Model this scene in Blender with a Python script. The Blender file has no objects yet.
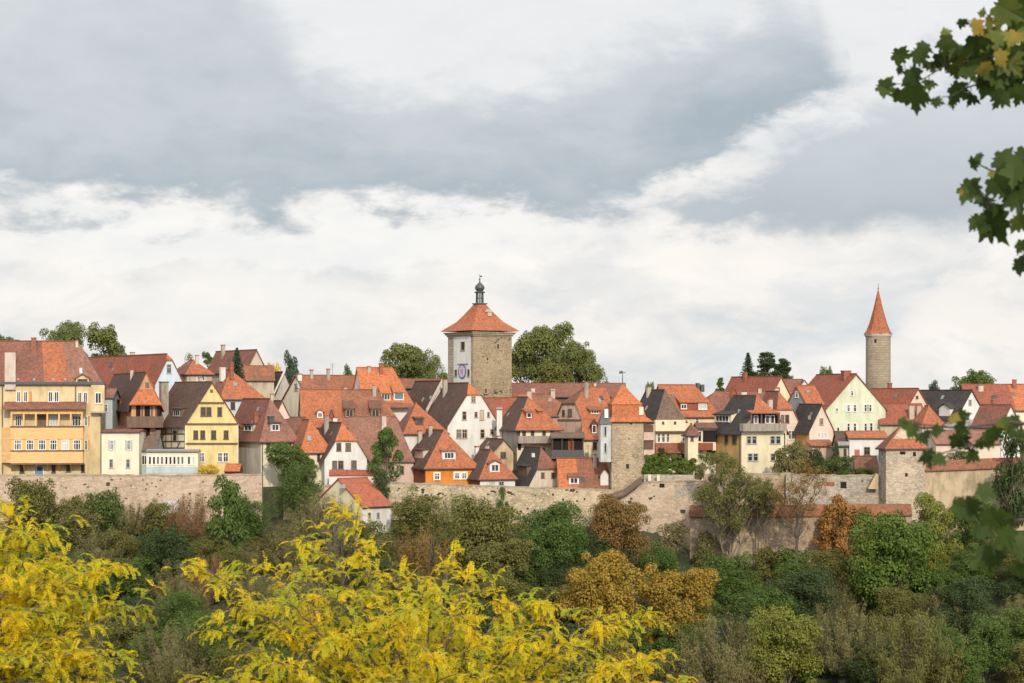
import bpy, bmesh, math, random
from mathutils import Vector, Matrix, noise, Quaternion

random.seed(7)
SC = bpy.context.scene
COL = SC.collection
F = 70.0 / 36.0 * 1024.0          # focal length in pixels
HY = 400.0                        # image row of the horizon
R = math.radians


def P(px, py, Y):
    return Vector(((px - 512.0) * Y / F, Y, (HY - py) * Y / F))


# ------------------------------------------------------------------ materials
def srgb(r, g, b):
    def f(c):
        c /= 255.0
        return c / 12.92 if c <= 0.04045 else ((c + 0.055) / 1.055) ** 2.4
    return (f(r), f(g), f(b), 1.0)


def new_mat(name):
    m = bpy.data.materials.new(name)
    m.use_nodes = True
    nt = m.node_tree
    for n in list(nt.nodes):
        nt.nodes.remove(n)
    out = nt.nodes.new('ShaderNodeOutputMaterial')
    b = nt.nodes.new('ShaderNodeBsdfPrincipled')
    nt.links.new(b.outputs[0], out.inputs[0])
    return m, nt, b, out


def nd(nt, t, **kw):
    n = nt.nodes.new(t)
    for k, v in kw.items():
        if k.startswith('i_'):
            n.inputs[k[2:].replace('_', ' ')].default_value = v
        else:
            setattr(n, k, v)
    return n


def ramp(nt, fac, stops, interp='LINEAR'):
    r = nt.nodes.new('ShaderNodeValToRGB')
    r.color_ramp.interpolation = interp
    els = r.color_ramp.elements
    while len(els) < len(stops):
        els.new(0.5)
    for e, (p, c) in zip(els, stops):
        e.position = p
        e.color = c if len(c) == 4 else (*c, 1)
    nt.links.new(fac, r.inputs[0])
    return r.outputs[0]


def mixc(nt, fac, a, b, mode='MIX'):
    m = nt.nodes.new('ShaderNodeMix')
    m.data_type = 'RGBA'
    m.blend_type = mode
    for sock, v in ((m.inputs[0], fac), (m.inputs[6], a), (m.inputs[7], b)):
        if hasattr(v, 'is_linked') or hasattr(v, 'links'):
            nt.links.new(v, sock)
        else:
            sock.default_value = v
    return m.outputs[2]


def math_n(nt, op, a, b=None, c=None, clamp=False):
    m = nt.nodes.new('ShaderNodeMath')
    m.operation = op
    m.use_clamp = clamp
    for i, v in enumerate((a, b, c)):
        if v is None:
            continue
        if hasattr(v, 'links'):
            nt.links.new(v, m.inputs[i])
        else:
            m.inputs[i].default_value = v
    return m.outputs[0]


def noise_n(nt, vec, scale, detail=4, rough=0.55):
    n = nd(nt, 'ShaderNodeTexNoise')
    n.inputs['Scale'].default_value = scale
    n.inputs['Detail'].default_value = detail
    n.inputs['Roughness'].default_value = rough
    if vec is not None:
        nt.links.new(vec, n.inputs['Vector'])
    return n.outputs[0]


def objco(nt):
    return nd(nt, 'ShaderNodeTexCoord').outputs['Object']


def sc4(c, k):
    return (c[0] * k, c[1] * k, c[2] * k, 1)


def plaster(name, c, dirt=0.25, dcol=None):
    m, nt, b, out = new_mat(name)
    co = objco(nt)
    mp = nd(nt, 'ShaderNodeMapping')
    mp.inputs['Scale'].default_value = (1, 1, 0.35)
    nt.links.new(co, mp.inputs[0])
    n1 = noise_n(nt, mp.outputs[0], 0.9, 6, 0.65)
    n2 = noise_n(nt, co, 6, 3)
    f = ramp(nt, n1, [(0.44, (0, 0, 0)), (0.66, (1, 1, 1))])
    d = dcol or (c[0] * 0.62, c[1] * 0.6, c[2] * 0.56, 1)
    fd = math_n(nt, 'MULTIPLY', f, dirt * 2.3, clamp=True)
    col = mixc(nt, fd, c, d)
    g = ramp(nt, n2, [(0.3, (0.93, 0.93, 0.93)), (0.7, (1.04, 1.04, 1.04))])
    col = mixc(nt, 1.0, col, g, 'MULTIPLY')
    nt.links.new(col, b.inputs['Base Color'])
    b.inputs['Roughness'].default_value = 0.92
    b.inputs['Specular IOR Level'].default_value = 0.2
    return m


def tiles(name, c1, c2, c3, bias=0.5, seed=0.0):
    """clay tiles: c1 main, c2 patches (weathered), c3 moss/odd tiles"""
    c1, c2, c3 = [(c[0] * 0.97, c[1] * 0.93, c[2] * 0.9, 1) for c in (c1, c2, c3)]
    m, nt, b, out = new_mat(name)
    co = objco(nt)
    mp = nd(nt, 'ShaderNodeMapping')
    mp.inputs['Location'].default_value = (seed, seed * 1.7, seed * 0.3)
    nt.links.new(co, mp.inputs[0])
    v = mp.outputs[0]
    n1 = noise_n(nt, v, 0.42, 6, 0.62)
    f1 = ramp(nt, n1, [(max(0.02, bias - 0.12), (0, 0, 0)), (bias + 0.16, (1, 1, 1))])
    col = mixc(nt, f1, c1, c2)
    # streaks down the slope
    mp2 = nd(nt, 'ShaderNodeMapping')
    mp2.inputs['Scale'].default_value = (2.2, 2.2, 0.3)
    nt.links.new(v, mp2.inputs[0])
    n2 = noise_n(nt, mp2.outputs[0], 1.3, 5, 0.6)
    f2 = ramp(nt, n2, [(0.5, (0, 0, 0)), (0.72, (0.75, 0.75, 0.75))])
    col = mixc(nt, f2, col, c3)
    # single tiles differing
    mp3 = nd(nt, 'ShaderNodeMapping')
    mp3.inputs['Scale'].default_value = (5.2, 5.2, 6.0)
    nt.links.new(v, mp3.inputs[0])
    vo = nd(nt, 'ShaderNodeTexVoronoi')
    vo.inputs['Scale'].default_value = 1.0
    nt.links.new(mp3.outputs[0], vo.inputs['Vector'])
    sep = nd(nt, 'ShaderNodeSeparateColor')
    nt.links.new(vo.outputs['Color'], sep.inputs[0])
    g = ramp(nt, sep.outputs[0], [(0.0, (0.70, 0.70, 0.72)), (0.55, (1, 1, 1)), (1.0, (1.16, 1.12, 1.08))])
    col = mixc(nt, 1.0, col, g, 'MULTIPLY')
    n3 = noise_n(nt, v, 14, 3)
    g2 = ramp(nt, n3, [(0.3, (0.82, 0.82, 0.82)), (0.7, (1.14, 1.14, 1.14))])
    col = mixc(nt, 1.0, col, g2, 'MULTIPLY')
    nt.links.new(col, b.inputs['Base Color'])
    b.inputs['Roughness'].default_value = 0.85
    b.inputs['Specular IOR Level'].default_value = 0.25
    # courses of tiles as bump
    sz = nd(nt, 'ShaderNodeSeparateXYZ')
    nt.links.new(co, sz.inputs[0])
    w = math_n(nt, 'MULTIPLY', sz.outputs[2], 7.0)
    fr = math_n(nt, 'FRACT', w)
    bp = nd(nt, 'ShaderNodeBump')
    bp.inputs['Strength'].default_value = 0.55
    bp.inputs['Distance'].default_value = 0.05
    hh = math_n(nt, 'ADD', fr, math_n(nt, 'MULTIPLY', sep.outputs[1], 0.8))
    nt.links.new(hh, bp.inputs['Height'])
    nt.links.new(bp.outputs[0], b.inputs['Normal'])
    return m


def stone(name, c1, c2, dark, scale=1.6, holes=0.0, moss=None, squash=0.55, blotch=None, joint=0.6, hscale=1.25):
    m, nt, b, out = new_mat(name)
    co = objco(nt)
    mp = nd(nt, 'ShaderNodeMapping')
    mp.inputs['Scale'].default_value = (1, 1, 1 / squash)
    nt.links.new(co, mp.inputs[0])
    vo = nd(nt, 'ShaderNodeTexVoronoi')
    vo.inputs['Scale'].default_value = scale
    nt.links.new(mp.outputs[0], vo.inputs['Vector'])
    sep = nd(nt, 'ShaderNodeSeparateColor')
    nt.links.new(vo.outputs['Color'], sep.inputs[0])
    col = mixc(nt, ramp(nt, sep.outputs[0], [(0.1, (0, 0, 0)), (0.9, (1, 1, 1))]), c1, c2)
    ve = nd(nt, 'ShaderNodeTexVoronoi', feature='DISTANCE_TO_EDGE')
    ve.inputs['Scale'].default_value = scale
    nt.links.new(mp.outputs[0], ve.inputs['Vector'])
    j = ramp(nt, ve.outputs['Distance'], [(0.02, (joint,) * 3), (0.1, (1, 1, 1))])
    col = mixc(nt, 1.0, col, j, 'MULTIPLY')
    n1 = noise_n(nt, co, 0.28, 6, 0.65)
    f1 = ramp(nt, n1, [(0.42, (0, 0, 0)), (0.68, (1, 1, 1))])
    col = mixc(nt, math_n(nt, 'MULTIPLY', f1, 0.6), col, blotch or sc4(c1, 1.25))
    n2 = noise_n(nt, co, 1.1, 6, 0.7)
    f2 = ramp(nt, n2, [(0.55, (0, 0, 0)), (0.72, (1, 1, 1))])
    col = mixc(nt, math_n(nt, 'MULTIPLY', f2, 0.55), col, dark)
    if holes:
        v3 = nd(nt, 'ShaderNodeTexVoronoi')
        v3.inputs['Scale'].default_value = hscale
        v3.inputs['Randomness'].default_value = 1.0
        nt.links.new(mp.outputs[0], v3.inputs['Vector'])
        n4 = noise_n(nt, co, 0.55, 3, 0.6)
        k = math_n(nt, 'LESS_THAN', v3.outputs['Distance'], math_n(nt, 'MULTIPLY', math_n(nt, 'SUBTRACT', n4, 0.5), holes, clamp=True))
        col = mixc(nt, k, col, sc4(dark, 0.35))
    if moss:
        n3 = noise_n(nt, co, 0.5, 6, 0.7)
        f3 = ramp(nt, n3, [(0.56, (0, 0, 0)), (0.66, (1, 1, 1))])
        col = mixc(nt, math_n(nt, 'MULTIPLY', f3, 0.7), col, moss)
    nt.links.new(col, b.inputs['Base Color'])
    b.inputs['Roughness'].default_value = 0.95
    b.inputs['Specular IOR Level'].default_value = 0.15
    bp = nd(nt, 'ShaderNodeBump')
    bp.inputs['Strength'].default_value = 0.5
    bp.inputs['Distance'].default_value = 0.08
    nt.links.new(math_n(nt, 'ADD', ve.outputs['Distance'], n2), bp.inputs['Height'])
    nt.links.new(bp.outputs[0], b.inputs['Normal'])
    return m


def ashlar(name, c1, c2, mortar, dark):
    m, nt, b, out = new_mat(name)
    co = objco(nt)
    s = nd(nt, 'ShaderNodeSeparateXYZ')
    nt.links.new(co, s.inputs[0])
    c = nd(nt, 'ShaderNodeCombineXYZ')
    nt.links.new(math_n(nt, 'ADD', s.outputs[0], s.outputs[1]), c.inputs[0])
    nt.links.new(s.outputs[2], c.inputs[1])
    w = nd(nt, 'ShaderNodeTexNoise')
    w.inputs['Scale'].default_value = 1.5
    nt.links.new(co, w.inputs['Vector'])
    va = nd(nt, 'ShaderNodeVectorMath', operation='MULTIPLY_ADD')
    nt.links.new(w.outputs['Color'], va.inputs[0])
    va.inputs[1].default_value = (0.25, 0.12, 0)
    nt.links.new(c.outputs[0], va.inputs[2])
    br = nd(nt, 'ShaderNodeTexBrick')
    br.inputs['Scale'].default_value = 1.0
    br.inputs['Brick Width'].default_value = 0.8
    br.inputs['Row Height'].default_value = 0.4
    br.inputs['Mortar Size'].default_value = 0.035
    br.inputs['Color1'].default_value = c1
    br.inputs['Color2'].default_value = c2
    br.inputs['Mortar'].default_value = mortar
    nt.links.new(va.outputs[0], br.inputs['Vector'])
    col = br.outputs['Color']
    n2 = noise_n(nt, co, 1.3, 6, 0.7)
    f2 = ramp(nt, n2, [(0.53, (0, 0, 0)), (0.66, (1, 1, 1))])
    col = mixc(nt, math_n(nt, 'MULTIPLY', f2, 0.7), col, dark)
    n3 = noise_n(nt, co, 0.3, 4, 0.6)
    col = mixc(nt, 1.0, col, ramp(nt, n3, [(0.3, (0.8, 0.8, 0.8)), (0.7, (1.2, 1.17, 1.1))]), 'MULTIPLY')
    nt.links.new(col, b.inputs['Base Color'])
    b.inputs['Roughness'].default_value = 0.95
    bp = nd(nt, 'ShaderNodeBump')
    bp.inputs['Strength'].default_value = 0.6
    bp.inputs['Distance'].default_value = 0.1
    nt.links.new(math_n(nt, 'SUBTRACT', n2, br.outputs['Fac']), bp.inputs['Height'])
    nt.links.new(bp.outputs[0], b.inputs['Normal'])
    return m


def wood(name, c, vert=True, k=0.35):
    m, nt, b, out = new_mat(name)
    co = objco(nt)
    mp = nd(nt, 'ShaderNodeMapping')
    mp.inputs['Scale'].default_value = (4, 4, 0.4) if vert else (0.5, 0.5, 5)
    nt.links.new(co, mp.inputs[0])
    n = noise_n(nt, mp.outputs[0], 1.2, 5, 0.7)
    g = ramp(nt, n, [(0.3, (1 - k, 1 - k, 1 - k)), (0.7, (1 + k, 1 + k, 1 + k))])
    col = mixc(nt, 1.0, c, g, 'MULTIPLY')
    nt.links.new(col, b.inputs['Base Color'])
    b.inputs['Roughness'].default_value = 0.8
    return m


def plain(name, c, rough=0.7, metal=0.0, spec=0.4, var=0.12):
    m, nt, b, out = new_mat(name)
    n = noise_n(nt, objco(nt), 3.0, 3)
    g = ramp(nt, n, [(0.3, (1 - var,) * 3), (0.7, (1 + var,) * 3)])
    nt.links.new(mixc(nt, 1.0, c, g, 'MULTIPLY'), b.inputs['Base Color'])
    b.inputs['Roughness'].default_value = rough
    b.inputs['Metallic'].default_value = metal
    b.inputs['Specular IOR Level'].default_value = spec
    return m


def leafmat(name, c1, c2, c3=None, trans=0.25, scale=0.25):
    """foliage: c1..c2 vary from leaf to leaf, c3 turns whole sprays"""
    m, nt, b, out = new_mat(name)
    g = nd(nt, 'ShaderNodeNewGeometry')
    rnd = g.outputs['Random Per Island']
    col = mixc(nt, rnd, c1, c2)
    co = objco(nt)
    n = noise_n(nt, co, scale, 4, 0.6)
    f = ramp(nt, n, [(0.44, (0, 0, 0)), (0.62, (1, 1, 1))])
    col = mixc(nt, f, col, c3 or sc4(c1, 0.8))
    nt.links.new(col, b.inputs['Base Color'])
    b.inputs['Roughness'].default_value = 0.6
    b.inputs['Specular IOR Level'].default_value = 0.25
    tr = nd(nt, 'ShaderNodeBsdfTranslucent')
    nt.links.new(col, tr.inputs[0])
    mx = nd(nt, 'ShaderNodeMixShader')
    mx.inputs[0].default_value = trans
    nt.links.new(b.outputs[0], mx.inputs[1])
    nt.links.new(tr.outputs[0], mx.inputs[2])
    nt.links.new(mx.outputs[0], out.inputs[0])
    return m


# ------------------------------------------------------------------ mesh utils
def add_box(bm, x0, x1, y0, y1, z0, z1, mi=0):
    vs = [bm.verts.new((x, y, z)) for x in (x0, x1) for y in (y0, y1) for z in (z0, z1)]
    for f in ((0, 1, 3, 2), (4, 6, 7, 5), (0, 4, 5, 1), (2, 3, 7, 6), (0, 2, 6, 4), (1, 5, 7, 3)):
        fc = bm.faces.new([vs[i] for i in f])
        fc.material_index = mi
    return vs


def add_hull(bm, pts, mi=0):
    b2 = bmesh.new()
    for p in pts:
        b2.verts.new(p)
    bmesh.ops.remove_doubles(b2, verts=b2.verts, dist=0.001)
    r = bmesh.ops.convex_hull(b2, input=b2.verts)
    junk = [e for e in r['geom_interior'] + r['geom_unused'] if isinstance(e, bmesh.types.BMVert)]
    if junk:
        bmesh.ops.delete(b2, geom=list(set(junk)), context='VERTS')
    bmesh.ops.dissolve_limit(b2, angle_limit=0.01, verts=b2.verts, edges=b2.edges)
    mp = {v: bm.verts.new(v.co) for v in b2.verts}
    for f in b2.faces:
        bm.faces.new([mp[v] for v in f.verts]).material_index = mi
    b2.free()


def add_tube(bm, pts, rads, seg=6, mi=0, cap=True):
    rings = []
    for i, p in enumerate(pts):
        p = Vector(p)
        a = Vector(pts[max(i - 1, 0)])
        c = Vector(pts[min(i + 1, len(pts) - 1)])
        t = (c - a)
        if t.length < 1e-6:
            t = Vector((0, 0, 1))
        t.normalize()
        n = t.cross(Vector((0.31, 0.17, 0.93)))
        if n.length < 1e-3:
            n = t.cross(Vector((1, 0, 0)))
        n.normalize()
        bn = t.cross(n)
        rings.append([bm.verts.new(p + rads[i] * (math.cos(2 * math.pi * k / seg) * n + math.sin(2 * math.pi * k / seg) * bn)) for k in range(seg)])
    for r0, r1 in zip(rings, rings[1:]):
        for k in range(seg):
            bm.faces.new((r0[k], r0[(k + 1) % seg], r1[(k + 1) % seg], r1[k])).material_index = mi
    if cap:
        bm.faces.new(rings[0][::-1]).material_index = mi
        bm.faces.new(rings[-1]).material_index = mi


def add_lathe(bm, prof, cx, cy, seg=24, mi=0):
    rings = []
    for r, z in prof:
        if r < 1e-4:
            rings.append([bm.verts.new((cx, cy, z))])
        else:
            rings.append([bm.verts.new((cx + r * math.cos(2 * math.pi * k / seg), cy + r * math.sin(2 * math.pi * k / seg), z)) for k in range(seg)])
    for a, b in zip(rings, rings[1:]):
        for k in range(seg):
            q = [a[k % len(a)], a[(k + 1) % len(a)], b[(k + 1) % len(b)], b[k % len(b)]]
            q = list(dict.fromkeys(q))
            if len(q) > 2:
                bm.faces.new(q).material_index = mi


def to_mesh(name, bm, mats, recalc=True):
    if recalc:
        bmesh.ops.recalc_face_normals(bm, faces=bm.faces)
    me = bpy.data.meshes.new(name)
    bm.to_mesh(me)
    bm.free()
    for m in (mats if isinstance(mats, (list, tuple)) else [mats]):
        me.materials.append(m)
    return me


def obj(name, bm, mats, parent=None, recalc=True):
    me = to_mesh(name, bm, mats, recalc) if isinstance(bm, bmesh.types.BMesh) else bm
    o = bpy.data.objects.new(name, me)
    COL.objects.link(o)
    if parent is not None:
        o.parent = parent
    return o


def tag(o, label=None, cat=None, group=None, kind=None):
    if label:
        o['label'] = label
    if cat:
        o['category'] = cat
    if group:
        o['group'] = group
    if kind:
        o['kind'] = kind
    return o


def empty(name, loc, rz=0.0):
    o = bpy.data.objects.new(name, None)
    o.empty_display_size = 0.5
    COL.objects.link(o)
    o.location = loc
    o.rotation_euler = (0, 0, rz)
    return o


# ------------------------------------------------------------------ terrain
PROF = [(-60, -1.6), (0, -1.75), (3, -2.1), (8, -5.5), (16, -9), (40, -20), (90, -40), (130, -47), (165, -44), (200, -32.5),
        (225, -25.0), (244, -19.3), (252, -17.2), (256.8, -16.5), (259, -11.6), (266, -11.4), (285, -8.4), (310, -5.5), (345, -4.2), (500, -4.5), (9000, -6)]


def zg(X, Y):
    for (a, za), (b, zb) in zip(PROF, PROF[1:]):
        if Y <= b:
            t = max(0.0, (Y - a) / (b - a))
            z = za + (zb - za) * t
            if 205 < Y < 258:           # the slope lies lower before the outer wall on the right
                k = min(1.0, max(0.0, (X / Y * F - 140) / 55.0)) * min(1.0, (Y - 205) / 35.0)
                k *= 1.0 - min(1.0, max(0.0, (X / Y * F - 400) / 60.0))
                z -= 3.4 * k * k * (3 - 2 * k)
            return z
    return PROF[-1][1]


def zgn(X, Y):
    z = zg(X, Y)
    if 20 < Y < 257:
        z += 0.9 * noise.noise(Vector((X * 0.06, Y * 0.06, 3.1))) * min(1, (257 - Y) / 8)
    return z
# ------------------------------------------------------------------ palette
WHITE = plaster('white_plaster', (0.72, 0.705, 0.68, 1), 0.2)
CREAM = plaster('cream_plaster', (0.74, 0.66, 0.47, 1), 0.2)
PALE = plaster('pale_cream_plaster', (0.76, 0.70, 0.55, 1), 0.2)
YELLOW = plaster('yellow_plaster', (0.67, 0.535, 0.32, 1), 0.3)
LEMON = plaster('lemon_plaster', (0.76, 0.615, 0.29, 1), 0.25)
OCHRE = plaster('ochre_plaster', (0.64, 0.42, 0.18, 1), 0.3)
GREENISH = plaster('pale_green_plaster', (0.63, 0.66, 0.50, 1), 0.25)
SALMON = plaster('salmon_plaster', (0.60, 0.33, 0.20, 1), 0.3)
ORANGEW = plaster('orange_plaster', (0.70, 0.25, 0.05, 1), 0.3)
BLUEW = plaster('pale_blue_plaster', (0.58, 0.67, 0.76, 1), 0.15)
BLUEGREY = plaster('blue_grey_plaster', (0.46, 0.53, 0.55, 1), 0.2)
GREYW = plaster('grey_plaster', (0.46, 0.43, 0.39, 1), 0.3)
BEIGE = plaster('beige_plaster', (0.55, 0.47, 0.37, 1), 0.35)
PINKISH = plaster('pinkish_plaster', (0.62, 0.46, 0.38, 1), 0.3)
PINKPALE = plaster('pale_pink_plaster', (0.72, 0.58, 0.48, 1), 0.2)
SAND = plaster('sandstone_plaster', (0.56, 0.43, 0.28, 1), 0.5)
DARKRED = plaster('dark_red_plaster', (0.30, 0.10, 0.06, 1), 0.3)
GREYGREEN = plaster('grey_green_slate', (0.30, 0.32, 0.33, 1), 0.3)

T_OR = tiles('orange_clay_tiles', (0.46, 0.168, 0.085, 1), (0.36, 0.140, 0.080, 1), (0.25, 0.125, 0.085, 1), 0.50)
T_BR = tiles('bright_orange_clay_tiles', (0.54, 0.19, 0.085, 1), (0.45, 0.165, 0.082, 1), (0.30, 0.14, 0.085, 1), 0.55, 3)
T_MO = tiles('mottled_orange_tiles', (0.40, 0.158, 0.085, 1), (0.25, 0.122, 0.082, 1), (0.19, 0.122, 0.09, 1), 0.44, 5)
T_RD = tiles('red_clay_tiles', (0.36, 0.122, 0.078, 1), (0.28, 0.105, 0.074, 1), (0.22, 0.105, 0.08, 1), 0.50, 7)
T_RB = tiles('red_brown_tiles', (0.30, 0.13, 0.095, 1), (0.21, 0.11, 0.085, 1), (0.17, 0.10, 0.085, 1), 0.48, 9)
T_BN = tiles('brown_clay_tiles', (0.20, 0.105, 0.075, 1), (0.14, 0.085, 0.068, 1), (0.28, 0.12, 0.08, 1), 0.5, 11)
T_DK = tiles('dark_brown_tiles', (0.135, 0.088, 0.072, 1), (0.098, 0.072, 0.064, 1), (0.19, 0.105, 0.082, 1), 0.5, 13)
T_SL = tiles('dark_slate_tiles', (0.075, 0.07, 0.072, 1), (0.055, 0.052, 0.055, 1), (0.10, 0.08, 0.075, 1), 0.5, 15)
T_GB = tiles('grey_brown_tiles', (0.20, 0.145, 0.115, 1), (0.16, 0.12, 0.10, 1), (0.24, 0.15, 0.11, 1), 0.5, 17)
T_PB = tiles('pinkish_brown_tiles', (0.33, 0.17, 0.125, 1), (0.25, 0.14, 0.11, 1), (0.20, 0.12, 0.10, 1), 0.5, 19)

ST_LEFT = stone('pink_beige_wall_stone', (0.56, 0.43, 0.32, 1), (0.40, 0.315, 0.24, 1), (0.25, 0.19, 0.145, 1), 2.0, 2.6, blotch=(0.60, 0.475, 0.36, 1), joint=0.74)
ST_MID = stone('beige_wall_stone', (0.55, 0.45, 0.31, 1), (0.36, 0.295, 0.21, 1), (0.20, 0.165, 0.12, 1), 2.2, 2.6, joint=0.55)
ST_GREY = stone('grey_wall_stone', (0.45, 0.39, 0.32, 1), (0.30, 0.265, 0.22, 1), (0.16, 0.14, 0.12, 1), 2.4, 1.2, moss=(0.14, 0.15, 0.08, 1))
ST_LOW = stone('lower_wall_stone', (0.46, 0.35, 0.25, 1), (0.37, 0.285, 0.21, 1), (0.24, 0.19, 0.14, 1), 2.4, 0.8, moss=(0.20, 0.19, 0.10, 1))
ST_TOWER = stone('warm_tower_stone', (0.48, 0.375, 0.255, 1), (0.31, 0.245, 0.175, 1), (0.18, 0.145, 0.11, 1), 2.5, 2.2, joint=0.5)
ST_SQUAT = stone('pale_tower_stone', (0.56, 0.46, 0.35, 1), (0.36, 0.30, 0.24, 1), (0.22, 0.185, 0.15, 1), 1.9, 1.2, squash=0.36, joint=0.6)
ST_TAN = plaster('tan_rendered_wall', (0.52, 0.41, 0.28, 1), 0.5)
ASH = stone('tower_rubble', (0.43, 0.335, 0.22, 1), (0.30, 0.235, 0.155, 1), (0.17, 0.13, 0.09, 1), 2.6, 3.6, squash=0.42, joint=0.45, blotch=(0.46, 0.37, 0.25, 1), hscale=2.6)
ASHB = ashlar('quoin_ashlar', (0.42, 0.36, 0.28, 1), (0.34, 0.29, 0.23, 1), (0.26, 0.22, 0.17, 1), (0.26, 0.22, 0.18, 1))
ASHR = ashlar('round_tower_ashlar', (0.40, 0.33, 0.25, 1), (0.32, 0.265, 0.20, 1), (0.27, 0.22, 0.17, 1), (0.26, 0.215, 0.165, 1))

FW = plain('white_window_paint', (0.74, 0.73, 0.70, 1), 0.6)
FB = plain('brown_window_wood', (0.16, 0.10, 0.065, 1), 0.6)
FG = plain('grey_window_paint', (0.40, 0.40, 0.38, 1), 0.6)
FT = plain('tan_window_stone', (0.42, 0.32, 0.22, 1), 0.8)
GLASS = plain('window_glass', (0.035, 0.036, 0.04, 1), 0.16, 0, 0.5, 0.3)
GLASSB = plain('sky_blue_glass', (0.10, 0.17, 0.20, 1), 0.12, 0, 0.6, 0.2)
GLASSG = plain('painted_reflection_glass', (0.13, 0.135, 0.14, 1), 0.2, 0, 0.6, 0.35)  # lighter grey base colour stands in for reflected sky
CURTAIN = plain('net_curtain', (0.5, 0.49, 0.47, 1), 0.9)
SH_G = wood('grey_shutter_wood', (0.42, 0.43, 0.42, 1))
SH_O = wood('orange_brown_shutter_wood', (0.52, 0.26, 0.08, 1))
SH_W = wood('white_shutter_wood', (0.66, 0.66, 0.63, 1), k=0.15)
TIMB = wood('dark_timber', (0.06, 0.042, 0.034, 1))
TIMBB = wood('brown_timber', (0.15, 0.095, 0.065, 1))
TIMBG = wood('grey_weathered_timber', (0.30, 0.255, 0.215, 1))
TIMBP = wood('pale_weathered_boards', (0.58, 0.49, 0.40, 1), k=0.22)
TIMBO = wood('honey_gallery_timber', (0.70, 0.43, 0.18, 1), k=0.2)
GALW = wood('orange_gallery_shingles', (0.72, 0.43, 0.19, 1), False, 0.25)
METAL = plain('dark_zinc', (0.09, 0.09, 0.095, 1), 0.5, 0.3)
LEAD = plain('grey_lead', (0.30, 0.31, 0.32, 1), 0.5, 0.3)
COPPER = plain('dark_weathered_copper', (0.085, 0.10, 0.095, 1), 0.5, 0.2)
BRICK = tiles('brick', (0.40, 0.17, 0.11, 1), (0.34, 0.15, 0.10, 1), (0.24, 0.12, 0.09, 1), 0.5, 2)
BLUEDOOR = plain('blue_door_paint', (0.12, 0.24, 0.40, 1), 0.5)
REDDOOR = plain('red_door_paint', (0.42, 0.13, 0.07, 1), 0.6)
DARK = plain('painted_recess_shade', (0.028, 0.022, 0.02, 1), 0.9, 0, 0.1)  # near-black colour paints the shade inside openings, on flush panels
CLOTH = plain('orange_awning_cloth', (0.55, 0.16, 0.06, 1), 0.9)
CHW = plaster('pale_chimney_render', (0.60, 0.50, 0.44, 1), 0.35)
CHG = plaster('grey_chimney_render', (0.40, 0.36, 0.31, 1), 0.5)
CHWHITE = plaster('white_chimney_render', (0.74, 0.72, 0.69, 1), 0.3)

FRAMES = {'w': FW, 'b': FB, 'g': FG, 't': FT}


HOUSES = []


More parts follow.
